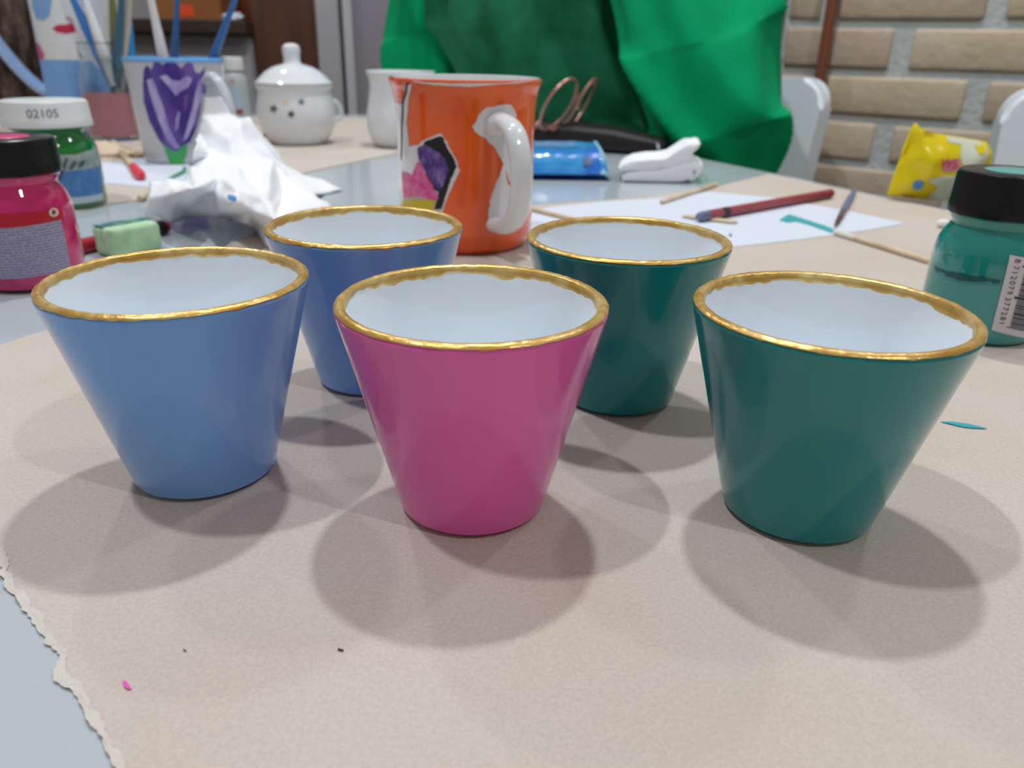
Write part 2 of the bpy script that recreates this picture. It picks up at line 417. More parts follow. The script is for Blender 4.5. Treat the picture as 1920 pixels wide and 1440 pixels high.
# paint marks on the sheet
def mark(name, pts, m, parent, z=0.0011, dz=0.0002):
    w = [P(x, y) for x, y in pts]; return obj(name, prism(w, z, z+dz), m, parent, smooth=False)
mark('paint_mark', [(1762, 796), (1785, 796), (1812, 800), (1832, 804), (1850, 809), (1826, 808), (1805, 806), (1780, 800)], mat('teal_mark', (64, 170, 190), 0.4), kp)
mark('paint_mark', [(232, 1283), (240, 1287), (244, 1293), (249, 1300), (243, 1300), (235, 1296)], mat('pink_mark', (238, 84, 196), 0.4), kp)
mark('fibre_speck', [(634, 1223), (645, 1226), (645, 1228), (634, 1226)], mat('dark_speck', (50, 44, 44), 0.8), kp)
mark('fibre_speck', [(345, 1224), (351, 1228), (350, 1229), (345, 1226)], mat('dark_speck', (50, 44, 44), 0.8), kp)
# rear kraft sheet
rs = [(-300, 520), (60, 420), (205, 383), (280, 373), (420, 352), (550, 331), (660, 306), (745, 288), (860, 262), (930, 236), (880, 221), (640, 220), (-300, 222)]
kp2 = tag(obj('kraft_paper_sheet', prism(rough_line([P(*p) for p in rs], 0.03, 0.004, 3), T0, TK), M_kraft, None, smooth=False),
          'brown kraft paper sheet at the back under the white sugar bowl', 'paper')

# ------------------------------------------------------------------ five gold-rimmed cups
RT, RB, CH = 0.0380, 0.0215, 0.0639
def cup_out(z):
    r = RB+(RT-RB)*z/CH
    if z < 0.0015: r -= 0.0012*(1-z/0.0015)**2
    if z > CH-0.0022: r -= 0.0011*((z-CH+0.0022)/0.0022)**2
    return r
def cup_profiles():
    outer = [(0, 0.0012), (RB-0.005, 0.0012), (RB-0.0036, 0.0), (RB-0.0018, 0.0)]
    for k in range(1, 41): z = CH*k/40; outer.append((cup_out(z), z))
    outer[-1] = (cup_out(CH), CH-0.0003)
    inner = [(cup_out(CH)-0.0004, CH-0.0001), (RT-0.0028, CH-0.0006)]
    for k in range(1, 31):
        z = CH-0.001-(CH-0.012)*k/30; inner.append((RB+(RT-RB)*z/CH-0.0029, z))
    zb = inner[-1][1]; rb = inner[-1][0]
    for k in range(1, 9): a = PI/2*k/8; inner.append((rb-0.006+0.006*math.cos(a)-0.0002*k, zb-0.006*math.sin(a)))
    inner.append((0, zb-0.0065)); return outer, inner
OUTP, INP = cup_profiles()
outer_me = lathe(OUTP, 128); inner_me = lathe(INP, 128)
def gold_band(seed, hin, hout):
    V, F = [], []; n = 360; ns = 12
    for i in range(n):
        t = 2*PI*i/n; c = Vector((math.cos(t), math.sin(t), 0))
        q = c*2.2+Vector((seed*3.1, 0, 0)); q2 = c*9+Vector((seed*5.7, 1, 0)); q3 = c*26+Vector((seed, 2, 0))
        a = noise.noise(q)*0.9+noise.noise(q2)*0.55+noise.noise(q3)*0.12+0.35*max(0, noise.noise(c*5+Vector((seed*2.2, 3, 9))))
        di = hin*(1+0.75*a); do = hout*(1+1.1*noise.noise(q2+Vector((0, 0, 4)))+0.25*noise.noise(q3+Vector((0, 0, 6))))
        di = max(di, 0.0006); do = max(do, 0.0003)
        th = 0.0002+0.00013*noise.noise(c*14+Vector((seed, 7, 0)))
        th = max(th, 0.0001)
        slope = (RT-RB)/CH
        pts = []
        for k in range(ns+1):
            s = k/ns
            if s < 0.3:
                z = CH-0.0004-do*(1-s/0.3); r = cup_out(z)+th*min(1, s*8+0.05)
            elif s < 0.6:
                q_ = (s-0.3)/0.3; r = cup_out(CH)+th-(0.0026)*q_; z = CH-0.0004+th+0.0006*math.sin(PI*q_)
            else:
                q_ = (s-0.6)/0.4; z = CH-0.0006-di*q_; r = RB+(RT-RB)*z/CH-0.0029-th*min(1, (1-q_)*5+0.05)
            pts.append((r*c.x, r*c.y, z))
        V += pts
    m_ = ns+1
    for i in range(n):
        j = (i+1) % n
        for k in range(ns): F.append((i*m_+k, j*m_+k, j*m_+k+1, i*m_+k+1))
    return V, F
def cup_paint(name, a, b):
    return mat(name, a, 0.16, rgb2=b, nscale=30, lo=0.3, hi=0.75, stretch=(1, 1, 0.35), coat=0.35, bump=0.00005, bscale=300)
M_blue = cup_paint('blue_cup_paint', (118, 170, 232), (112, 162, 226))
M_pink = cup_paint('pink_cup_paint', (230, 100, 178), (224, 94, 172))
M_teal = cup_paint('teal_cup_paint', (12, 138, 138), (8, 128, 132))
cups = [('pale blue cup with a gold rim, front left of the five', -0.0989, 0.2219, M_blue, 1, 0.0017, 0.0004),
        ('periwinkle blue cup with gold rim behind, near the white tissue', -0.0579, 0.2998, M_blue, 2, 0.0019, 0.0006),
        ('pink cup with a gold rim in front centre', -0.0114, 0.2061, M_pink, 3, 0.0019, 0.0003),
        ('dark teal cup with gold rim behind, near the orange mug', 0.0418, 0.2863, M_teal, 4, 0.0015, 0.0003),
        ('teal cup with gold rim, front right beside the barcode jar', 0.0875, 0.2054, M_teal, 5, 0.0021, 0.0003)]
for lab, x, y, m_, sd, hi_, ho in cups:
    t = thing('cup', lab, 'cup', (x, y, TK+0.0002), 0.7*sd, 'gold rimmed painted cups')
    obj('body', outer_me, m_, t); obj('glaze', inner_me, M_glaze, t, label='glossy white inside'); obj('gold_rim', gold_band(sd, hi_, ho), M_gold, t, label='uneven gold painted rim')

# ------------------------------------------------------------------ orange mug
mc = Vector((-0.0341, 0.5462, TK+0.0002)); MH = 0.1075
mpr = [(0.0, 0.0), (0.036, 0.0), (0.040, 0.0008), (0.0432, 0.004), (0.0452, 0.011), (0.0456, 0.03), (0.0457, 0.07), (0.0462, 0.09), (0.0478, 0.1), (0.0502, 0.1065)]
def prof_r(pr):
    def f(z):
        if z <= pr[1][1]: return pr[2][0] if len(pr) > 2 else pr[1][0]
        for (r0, z0), (r1, z1) in zip(pr[1:], pr[2:]):
            if z0 <= z <= z1 and z1 > z0: return r0+(r1-r0)*(z-z0)/(z1-z0)
        return pr[-1][0]
    return f
mrf = prof_r(mpr)
M_orange = mat('orange_mug_paint', (238, 98, 24), 0.1, rgb2=(228, 88, 20), nscale=18, coat=0.5)
mug = thing('mug', 'orange hand painted mug with white handle and flower', 'mug', mc)
fine = [mpr[0], mpr[1]]+[(mrf(z), z) for z in [0.0008, 0.002, 0.004, 0.007, 0.011]+[0.011+0.0955*k/30 for k in range(1, 31)]]
obj('body', lathe(fine+[(0.0500, 0.1075), (0.0488, 0.1082)], 96), M_orange, mug)
obj('glaze', lathe([(0.0488, 0.1082), (0.0474, 0.1078), (0.0462, 0.104)]+[(mrf(z)-0.0035, z) for z in (0.1, 0.09, 0.07, 0.03, 0.015)]+[(0.036, 0.006), (0, 0.005)], 96), M_white_china, mug, label='white inside and lip')
phi = -PI/2+0.50
cs, sn = math.cos(phi), math.sin(phi)
hp = [(0.043, 0.0815), (0.056, 0.0845), (0.070, 0.078), (0.0775, 0.062), (0.0775, 0.045), (0.072, 0.031), (0.060, 0.0225), (0.043, 0.0205)]
hpath = smooth_path([(r*cs, r*sn, z) for r, z in hp], 7)
hr = [0.0088 if k < 6 else 0.0072 for k in range(len(hpath))]
obj('handle', tube(hpath, hr, 16, flat=0.72), M_white_china, mug, label='white glazed handle')
M_white_dec = mat('bare_white_glaze', (222, 224, 230), 0.15, coat=0.5)
def mpd(nm, pts, m_, eps, jag=0.0006, label=None): return px_decal(nm, pts, mc, mrf, m_, mug, eps, 0.004, label, jag)
mpd('white_patch', [(885, 235), (912, 200), (958, 196), (968, 215), (960, 260), (985, 300), (975, 380), (955, 340), (945, 310), (930, 280), (912, 262), (893, 250)], M_white_dec, 0.0003, 0.0012)
mpd('white_patch', [(945, 305), (935, 330), (925, 355), (918, 385), (914, 415), (935, 432), (958, 428), (975, 405), (968, 370), (952, 345)], M_white_dec, 0.0003, 0.0012)
mpd('white_patch', [(757, 275), (768, 275), (785, 272), (795, 262), (826, 250), (833, 256), (842, 275), (858, 305), (862, 320), (848, 350), (836, 378), (824, 420), (758, 420), (752, 300)], M_white_dec, 0.0003)
mpd('white_patch', [(741, 190), (752, 196), (765, 160), (772, 158), (766, 185), (763, 230), (768, 276), (754, 420), (743, 420)], M_white_dec, 0.0003)
mpd('black_outline', [(796, 266), (826, 255), (831, 258), (838, 275), (852, 298), (856, 312), (846, 335), (838, 360), (828, 392), (815, 392), (823, 360), (812, 352), (800, 330)], mat('black_paint', (22, 20, 28), 0.3), 0.0005, label='black painted petal outline')
mpd('purple_petal', [(784, 278), (797, 270), (808, 276), (828, 288), (838, 306), (842, 318), (834, 342), (825, 358), (815, 348), (800, 322), (786, 298)], mat('purple_paint', (74, 50, 132), 0.35, rgb2=(138, 112, 178), nscale=260, lo=0.45, hi=0.7, stretch=(1, 1, 0.5)), 0.0007, label='streaky purple petal')
mpd('pink_petal', [(756, 322), (766, 324), (774, 330), (783, 306), (788, 302), (800, 326), (812, 348), (824, 372), (815, 376), (795, 370), (780, 368), (757, 372)], mat('pink_petal_paint', (214, 74, 146), 0.35, rgb2=(226, 120, 172), nscale=200), 0.0008, label='pink petal')
mpd('yellow_patch', [(757, 374), (775, 372), (790, 374), (818, 374), (812, 400), (758, 400)], mat('yellow_paint', (206, 192, 52), 0.35), 0.0007)
mpd('black_line', [(762, 156), (767, 154), (764, 176), (757, 196), (756, 240), (754, 300), (752, 300), (753, 235), (754, 192), (760, 175)], mat('black_paint', (22, 20, 28), 0.3), 0.0006, 0.0003)
mpd('white_lip_patch', [(770, 151), (830, 156), (900, 156), (985, 152), (1000, 150), (980, 156), (930, 158), (880, 163), (855, 161), (825, 160), (790, 157)], M_white_dec, 0.0004, 0.0004)

# ------------------------------------------------------------------ paint jars
def lid_ribs(amp, ks, n=70):
    return lambda t, k: (amp*math.cos(n*t) if k in ks else 0.0)
def paint_jar(name, label, base, R, H, paint, lid_m, disc_m, lidh=0.019, rz=0.0, lidk=0.92, ribs=0.00011):
    t = thing(name, label, 'paint jar', base, rz, 'paint jars')
    hb = H-lidh
    pr = [(0, 0.0008), (R*0.86, 0.0), (R*0.96, 0.0014), (R, 0.004), (R, 0.02), (R*0.995, hb*0.55), (R*0.985, hb*0.68), (R*0.97, hb*0.73), (R*0.935, hb*0.785), (R*0.88, hb*0.835), (R*0.825, hb*0.875), (R*0.80, hb*0.90), (R*0.805, hb*0.925), (R*0.86, hb*0.955), (R*0.865, hb*0.985), (R*0.85, hb), (0, hb)]
    body = obj('body', lathe(pr, 72), paint, t)
    lr = R*lidk
    lp = [(0, hb+0.0002), (lr*0.9, hb-0.0008), (lr, hb-0.0008), (lr, hb+0.0035), (lr*0.985, hb+0.0042), (lr*0.965, H-0.0022), (lr*0.94, H-0.0006), (lr*0.9, H), (0, H)]
    lid = obj('lid', lathe(lp, 280, lid_ribs(ribs, (4, 5), 70)), lid_m, t)
    obj('lid_disc', lathe([(0, H+0.0004), (R*0.45, H+0.0004), (R*0.47, H+0.0001)], 48), disc_m, lid, label='colour disc on the lid')
    return t, prof_r(pr), hb
M_tealjar = mat('teal_jar_paint', (20, 132, 126), 0.06, rgb2=(38, 150, 144), nscale=24, lo=0.35, hi=0.7, stretch=(1, 1, 1.6), coat=0.8)
bt = Vector((0.2322, 0.3752, TK+0.0002))
tj, tjr, tjh = paint_jar('paint_jar', 'teal paint jar with black lid and barcode label, right edge', bt, 0.0262, 0.0785, M_tealjar, M_black_lid, mat('teal_disc', (96, 168, 164), 0.3))
def jd(jar, rf, base, nm, pts, m_, eps, jag=0.0, label=None): return px_decal(nm, pts, base, rf, m_, jar, eps, 0.003, label, jag)
jd(tj, tjr, bt, 'residue_line', [(1752, 498), (1775, 508), (1800, 512), (1835, 518), (1872, 524), (1872, 532), (1835, 528), (1800, 526), (1775, 516), (1754, 506)], mat('dark_teal_residue', (8, 84, 86), 0.2), 0.0002, 0.0012, 'dark line of dried paint')
jd(tj, tjr, bt, 'pale_film', [(1750, 508), (1800, 530), (1870, 536), (1930, 536), (1930, 640), (1800, 640), (1735, 640)], mat('pale_teal_film', (56, 146, 146), 0.1, coat=0.6), 0.0001, 0.001, 'paler dried paint film')
lb = [(1893, 477), (1990, 490), (1965, 640), (1858, 618)]
jd(tj, tjr, bt, 'barcode_label', lb, mat('label_white', (206, 204, 212), 0.5), 0.0005, label='white barcode label')
# bars and digits, laid out along the label
c0 = [hit_lathe(x, y, bt, tjr) for x, y in lb]
def lerp2(u, v):
    a = [(c0[0][i]*(1-u)+c0[1][i]*u) for i in (0, 1)]; b = [(c0[3][i]*(1-u)+c0[2][i]*u) for i in (0, 1)]
    return (a[0]*(1-v)+b[0]*v, a[1]*(1-v)+b[1]*v)
M_ink = mat('black_ink', (44, 42, 54), 0.6)
random.seed(3); v = 0.10
pat = [2, 1, 1, 3, 1, 2, 2, 1, 3, 1, 1, 2, 1, 1, 2, 3, 1, 1, 1, 2, 2, 1, 1, 3, 1, 2, 1, 1, 2, 1, 1, 1]
tot = sum(p_+1.0 for p_ in pat)
for k, p_ in enumerate(pat):
    h = 0.82*p_/tot*1.0; u0 = 0.19 if k in (0, 15, 31) else 0.24
    decal('barcode_bar', [lerp2(u0, v), lerp2(0.98, v), lerp2(0.98, v+h), lerp2(u0, v+h)], tjr, M_ink, tj, 0.0007, 0.006)
    v += h+0.82*1.0/tot
for k, ch in enumerate('8712079377281'):
    vv = 0.055 if k == 0 else 0.14+0.065*(k-1)+(0.02 if k > 6 else 0)
    th, z = lerp2(0.11, vv); wrap_text('barcode_digit', ch, 0.0036, th, z, tjr, M_ink, tj, rotate=-PI/2, eps=0.0007)
# pink jar
M_pinkjar = mat('magenta_jar_paint', (206, 34, 112), 0.07, rgb2=(190, 26, 100), nscale=24, coat=0.8)
bp_ = Vector((-0.2729, 0.4303, TK+0.0002))
pj_, pjr, pjh = paint_jar('paint_jar', 'magenta paint jar with black lid, left edge', bp_, 0.0268, 0.0784, M_pinkjar, M_black_lid, mat('pink_disc', (204, 62, 122), 0.3), 0.0172, lidk=0.94)
def label_text_mat():
    m = bpy.data.materials.new('small_print_label'); m.use_nodes = True; nt = m.node_tree; b = nt.nodes['Principled BSDF']; b.inputs['Roughness'].default_value = 0.5
    uv = nt.nodes.new('ShaderNodeTexCoord'); mp = nt.nodes.new('ShaderNodeMapping'); nt.links.new(uv.outputs['UV'], mp.inputs['Vector'])
    mp.inputs['Scale'].default_value = (1, 1, 1)
    sp = nt.nodes.new('ShaderNodeSeparateXYZ'); nt.links.new(mp.outputs['Vector'], sp.inputs['Vector'])
    w = nt.nodes.new('ShaderNodeMath'); w.operation = 'MULTIPLY'; w.inputs[1].default_value = 640.0; nt.links.new(sp.outputs['Y'], w.inputs[0])
    fr = nt.nodes.new('ShaderNodeMath'); fr.operation = 'FRACT'; nt.links.new(w.outputs[0], fr.inputs[0])
    lt = nt.nodes.new('ShaderNodeMath'); lt.operation = 'LESS_THAN'; lt.inputs[1].default_value = 0.5; nt.links.new(fr.outputs[0], lt.inputs[0])
    n = nt.nodes.new('ShaderNodeTexNoise'); mp2 = nt.nodes.new('ShaderNodeMapping'); mp2.inputs['Scale'].default_value = (1300, 640, 1)
    nt.links.new(uv.outputs['UV'], mp2.inputs['Vector']); nt.links.new(mp2.outputs['Vector'], n.inputs['Vector']); n.inputs['Scale'].default_value = 1.0
    gt = nt.nodes.new('ShaderNodeMath'); gt.operation = 'GREATER_THAN'; gt.inputs[1].default_value = 0.44; nt.links.new(n.outputs['Fac'], gt.inputs[0])
    mu = nt.nodes.new('ShaderNodeMath'); mu.operation = 'MULTIPLY'; nt.links.new(lt.outputs[0], mu.inputs[0]); nt.links.new(gt.outputs[0], mu.inputs[1])
    mx = nt.nodes.new('ShaderNodeMix'); mx.data_type = 'RGBA'; mx.inputs[6].default_value = lin((168, 164, 190)); mx.inputs[7].default_value = lin((112, 108, 146))
    nt.links.new(mu.outputs[0], mx.inputs[0]); nt.links.new(mx.outputs[2], b.inputs['Base Color']); return m
jd(pj_, pjr, bp_, 'red_band', [(-70, 402), (0, 402), (60, 398), (95, 393), (108, 388), (118, 400), (115, 414), (60, 424), (0, 430), (-70, 430)], mat('red_label_band', (186, 20, 40), 0.4), 0.0003, label='red band above the label')
jd(pj_, pjr, bp_, 'print_label', [(-70, 432), (0, 428), (50, 424), (90, 416), (113, 411), (122, 450), (132, 503), (100, 512), (50, 520), (0, 524), (-70, 524)], label_text_mat(), 0.0005, label='lilac label of small print')
pm = [(99+9*math.cos(a), 398+9*math.sin(a)*0.95) for a in [k*PI/8 for k in range(16)]]
jd(pj_, pjr, bp_, 'round_symbol', pm, mat('symbol_cream', (226, 196, 186), 0.5), 0.0008)
jd(pj_, pjr, bp_, 'round_symbol', [(96, 393), (101, 394), (103, 399), (97, 403), (95, 398)], mat('symbol_brown', (120, 60, 60), 0.5), 0.0010)
# green jar
bg_ = Vector((-0.3736, 0.6501, 0.0002))
M_greenjar = mat('green_jar_paint', (12, 122, 52), 0.08, rgb2=(6, 100, 42), nscale=30, coat=0.8)
M_whitelid = mat('white_plastic', (216, 220, 222), 0.35)
gj, gjr, gjh = paint_jar('paint_jar', 'green paint jar with white lid and blue label', bg_, 0.0328, 0.0825, M_greenjar, M_whitelid, mat('pale_disc', (206, 226, 220), 0.3), 0.0185, lidk=0.985, ribs=0.0)
jd(gj, gjr, bg_, 'script_label', [(60, 286), (105, 290), (140, 290), (165, 282), (182, 276), (186, 312), (150, 318), (105, 322), (60, 322)], mat('silver_label', (172, 188, 182), 0.35, rgb2=(126, 146, 142), nscale=90, lo=0.4, hi=0.65), 0.0004, label='silvery script label')
jd(gj, gjr, bg_, 'blue_band', [(60, 322), (105, 322), (150, 318), (186, 311), (192, 362), (160, 368), (120, 371), (60, 371)], mat('blue_label', (74, 126, 184), 0.4, rgb2=(92, 144, 196), nscale=120, lo=0.5, hi=0.7), 0.0004, label='blue lower label')
jd(gj, gjr, bg_, 'white_strip', [(60, 371), (120, 371), (160, 368), (192, 362), (193, 374), (160, 381), (120, 384), (60, 384)], mat('pale_strip', (180, 200, 212), 0.4), 0.0004)
for pts in ([(108, 338), (122, 296), (128, 296), (114, 338)], [(128, 318), (138, 300), (143, 304), (136, 318)], [(146, 314), (150, 302), (158, 300), (158, 306), (152, 314)], [(112, 306), (118, 304), (116, 318), (111, 318)]):
    jd(gj, gjr, bg_, 'script_stroke', pts, mat('script_ink', (74, 84, 96), 0.5), 0.0006)
th, z = hit_lathe(80, 214, bg_, lambda z: 0.0328*0.975)
wrap_text('lid_number', '02105', 0.0088, th, z, lambda z: 0.0328*0.982, mat('grey_ink', (92, 96, 104), 0.6), gj, eps=0.0004)

# ------------------------------------------------------------------ white pitcher with blue handle
pc = Vector((-0.610, 1.170, TK+0.0002))
ppr = [(0, 0), (0.044, 0.0), (0.047, 0.003), (0.0485, 0.03), (0.0485, 0.075), (0.0485, 0.13), (0.0485, 0.19), (0.0495, 0.24), (0.051, 0.26)]
def pit_spout(t, k):
    if k < 10: return 0
    d = (t-math.radians(-8)+PI) % (2*PI)-PI
    return 0.030*math.exp(-(d/0.5)**2)*min(1, (k-9)/12)**1.3
prf = prof_r(ppr)
pit = thing('pitcher', 'tall white pitcher with red brushstrokes, blue base and handle', 'pitcher', pc)
obj('body', lathe([ppr[0], ppr[1], ppr[2]]+[(prf(z), z) for z in [0.003+0.257*k/24 for k in range(1, 25)]]+[(0.0505, 0.262), (0.048, 0.2625)], 96, pit_spout), M_white_china, pit)
obj('glaze', lathe([(0.048, 0.2625), (0.047, 0.258), (0.044, 0.13), (0.039, 0.03), (0.036, 0.008), (0, 0.006)], 72), M_white_china, pit)
obj('blue_base', lathe([(prf(z)+0.0004, z) for z in [0.003+0.095*k/14 for k in range(15)]], 72), mat('sky_blue_paint', (124, 172, 232), 0.3), pit, label='sky blue painted base')
hx = [(0.046, 0.055), (0.060, 0.062), (0.085, 0.092), (0.108, 0.135), (0.118, 0.18), (0.112, 0.215), (0.09, 0.235), (0.042, 0.228)]
ha = math.radians(190)
obj('handle', tube(smooth_path([(r*math.cos(ha), r*math.sin(ha), z) for r, z in hx], 6), 0.0125, 14, flat=0.6), mat('handle_blue', (158, 192, 238), 0.3), pit, label='pale blue handle')
M_redstroke = mat('crimson_paint', (176, 34, 62), 0.35, rgb2=(196, 50, 84), nscale=80)
def pd(nm, pts, m_, jag=0.0008, eps=0.0004, label=None): return px_decal(nm, pts, pc, prf, m_, pit, eps, 0.006, label, jag)
pd('red_stroke', [(98, 54), (106, 47), (122, 46), (134, 43), (148, 51), (152, 55), (142, 60), (125, 63), (108, 61)], M_redstroke)
pd('red_stroke', [(156, 52), (162, 42), (172, 46), (176, 60), (166, 62)], M_redstroke)
pd('red_stroke', [(166, 62), (174, 60), (177, 80), (181, 105), (176, 106), (171, 88)], M_redstroke)
pd('red_stroke', [(200, 38), (203, 31), (211, 32), (212, 48), (206, 54)], M_redstroke)
pd('pink_stroke', [(68, 84), (73, 80), (78, 92), (84, 103), (80, 118), (75, 112), (71, 98)], mat('pink_stroke_paint', (196, 78, 128), 0.4))
pd('blue_stroke', [(62, -30), (97, -30), (97, 5), (93, 30), (82, 38), (68, 36), (60, 10)], mat('soft_blue_paint', (130, 172, 226), 0.35))
pd('grey_stroke', [(122, 33), (128, 31), (141, 40), (138, 44), (126, 38)], mat('grey_rose_paint', (168, 142, 150), 0.5))

# ------------------------------------------------------------------ glass of rinse water with brushes
wc = Vector((-0.5450, 1.105, TK+0.0002))
gl = thing('glass_jar', 'clear glass jar of pink rinse water holding brushes', 'glass jar', wc)
M_glass = mat('clear_glass', (245, 250, 250), 0.02, trans=1.0, ior=1.45)
go = [(0, 0), (0.029, 0), (0.0325, 0.002), (0.0335, 0.006), (0.0335, 0.075), (0.031, 0.088), (0.0265, 0.097), (0.0265, 0.104), (0.0285, 0.107), (0.0285, 0.119), (0.0272, 0.1205)]
gi = [(0.0258, 0.119), (0.0245, 0.104), (0.0245, 0.097), (0.029, 0.087), (0.0316, 0.075), (0.0316, 0.007), (0.029, 0.0035), (0, 0.0035)]
obj('glass_wall', lathe(go+gi, 64), M_glass, gl)
obj('rinse_water', lathe([(0, 0.0038), (0.0285, 0.0038), (0.0313, 0.0075), (0.0313, 0.0600), (0, 0.0600)], 64), mat('pink_water', (240, 156, 166), 0.1, trans=0.1, ior=1.33), gl, label='cloudy pink rinse water')
def brush(name, label, p0, p1, r, c, tip=None, grp=None, cat='brush'):
    """a straight round handle from p0 (lower end) to p1 (upper end)."""
    p0, p1 = Vector(p0), Vector(p1); t = thing(name, label, cat, p0, 0, grp); d = p1-p0
    k = 9; rad = [r*(0.75+0.55*math.sin(PI*min(1, i/k+0.18))) for i in range(k+1)]
    rad[-1] = r*0.5
    obj('handle', tube([d*(0.16+0.84*i/k) for i in range(k+1)], rad, 12), mat('handle_%02x%02x%02x' % c, c, 0.25, coat=0.4), t)
    obj('ferrule', tube([d*0.085, d*0.165], [r*0.8, r*0.85], 12), mat('ferrule_metal', (176, 178, 182), 0.3, metal=0.8), t)
    obj('bristles', tube([d*0.0, d*0.03, d*0.088], [r*0.25, r*0.8, r*0.75], 10), tip or mat('dark_bristle', (70, 52, 44), 0.8), t)
    return t
GB = 'brushes standing in the glass jar'
def inwater(px, py, dx, dy, z=0.007): return wc+Vector((dx, dy, z))
for nm, lab, top, low, r, c in (
    ('paintbrush', 'bright blue brush leaning far left in glass jar', (118, -40), (0.0225, -0.004, 0.035), 0.0056, (54, 126, 204)),
    ('paintbrush', 'darker blue brush beside the leftmost one in glass jar', (140, -40), (0.023, 0.009, 0.03), 0.0046, (60, 96, 180)),
    ('paintbrush', 'white handled brush leaning left in the glass jar', (146, -40), (0.021, -0.0125, 0.045), 0.0056, (222, 226, 232)),
    ('paintbrush', 'olive handled brush in the middle of glass jar', (207, -40), (-0.001, 0.019, 0.008), 0.0052, (122, 122, 70)),
    ('paintbrush', 'slate teal brush standing upright in glass jar', (231, -40), (0.001, -0.012, 0.008), 0.0050, (52, 96, 122)),
    ('paintbrush', 'beige wooden brush upright in the glass jar', (246, -40), (-0.002, 0.004, 0.008), 0.0056, (196, 190, 180)),
    ('paintbrush', 'light blue brush leaning behind the tulip mug', (238, -20), (0.022, 0.008, 0.02), 0.0052, (42, 140, 208))):
    lo = wc+Vector(low)
    brush(nm, lab, lo, at(top[0], top[1], wc.y+low[1]*0.8), r, c, grp=GB)

# ------------------------------------------------------------------ tulip pot with sticks
tc_ = Vector((-0.3780, 0.925, 0.0012))
tpr = [(0, 0), (0.043, 0.0), (0.0455, 0.002), (0.0462, 0.008), (0.0490, 0.05), (0.0515, 0.1), (0.0520, 0.107)]
trf = prof_r(tpr)
tp = thing('mug', 'large white mug with purple tulip painted on front', 'mug', tc_)
obj('body', lathe([tpr[0], tpr[1], tpr[2]]+[(trf(z), z) for z in [0.002+0.105*k/20 for k in range(1, 21)]]+[(0.0515, 0.1080), (0.0505, 0.1082)], 80), M_grey_china, tp)
obj('glaze', lathe([(0.0505, 0.1082), (0.0492, 0.107), (0.048, 0.09), (0.044, 0.01), (0.040, 0.006), (0, 0.005)], 80), mat('blue_inside_glaze', (96, 160, 226), 0.2), tp, label='blue painted inside')
obj('rim_stripe', lathe([(trf(0.1042)+0.0004, 0.1042), (0.0525, 0.1068), (0.0518, 0.1084), (0.0505, 0.1086)], 80), mat('rim_sky_blue', (118, 178, 240), 0.25), tp, label='sky blue painted rim')
ha2 = math.radians(-32)
hq = [(0.050, 0.086), (0.062, 0.090), (0.074, 0.080), (0.082, 0.060), (0.082, 0.04), (0.070, 0.026), (0.047, 0.021)]
obj('handle', tube(smooth_path([(r*math.cos(ha2), r*math.sin(ha2), z) for r, z in hq], 6), 0.0065, 14, flat=0.8), M_grey_china, tp)
M_tulip = mat('tulip_purple', (70, 48, 140), 0.4, rgb2=(112, 88, 172), nscale=70, lo=0.42, hi=0.66, stretch=(1, 1, 0.35))
M_lilac_p = mat('tulip_lilac', (196, 188, 232), 0.4, rgb2=(160, 146, 212), nscale=80, stretch=(1, 1, 0.3))
def td(nm, pts, m_, eps=0.0004, jag=0.0006, label=None): return px_decal(nm, pts, tc_, trf, m_, tp, eps, 0.006, label, jag)
td('tulip_flower', [(270, 130), (276, 122), (284, 132), (290, 110), (298, 112), (304, 122), (316, 114), (330, 118), (340, 128), (352, 116), (362, 120), (366, 136), (374, 138), (384, 124), (382, 150), (386, 172), (378, 182), (375, 210), (368, 240), (358, 264), (346, 276), (330, 284), (312, 280), (296, 258), (280, 226), (270, 190), (268, 160)], M_tulip, label='purple tulip flower')
for pts in ([(276, 150), (286, 146), (296, 170), (306, 200), (318, 240), (332, 268), (338, 276), (328, 280), (314, 262), (298, 225), (284, 185)],
            [(300, 144), (312, 140), (322, 150), (336, 152), (350, 142), (360, 148), (352, 164), (338, 172), (330, 180), (318, 164)],
            [(372, 150), (380, 146), (380, 176), (372, 200), (366, 225), (352, 258), (342, 266), (350, 240), (360, 205)],
            [(334, 208), (338, 212), (334, 240), (328, 248), (330, 226)]):
    td('lilac_stroke', pts, M_lilac_p, 0.0007)
td('pink_stroke', [(346, 178), (352, 176), (350, 200), (344, 212)], mat('tulip_mauve', (128, 84, 158), 0.4), 0.0007)
td('green_stem', [(306, 270), (318, 278), (328, 286), (340, 276), (352, 268), (350, 288), (344, 306), (344, 312), (322, 312), (316, 300)], mat('stem_green', (66, 178, 100), 0.4), 0.0008, label='green stem and leaf')
rimT = lambda px, py, y=0.0: at(px, py, tc_.y+y)
GS = 'sticks in the tulip mug'
def stick_in(name, label, lowoff, top, r, c, cat, Yo=0.0):
    lo = tc_+Vector((lowoff[0], lowoff[1], 0.0065)); return brush(name, label, lo, at(top[0], top[1], tc_.y+Yo), r, c, grp=GS, cat=cat)
stick_in('paintbrush', 'white handled brush standing in the tulip mug', (0.008, -0.03), (276, -35), 0.0048, (222, 224, 228), 'brush', -0.04)
stick_in('paintbrush', 'thin dark blue brush at back of tulip mug', (-0.028, 0.02), (334, -30), 0.0036, (44, 92, 146), 'brush', 0.05)
stick_in('paintbrush', 'blue handled brush leaning right in tulip mug', (-0.012, 0.0), (452, -30), 0.0040, (46, 104, 170), 'brush', 0.01)
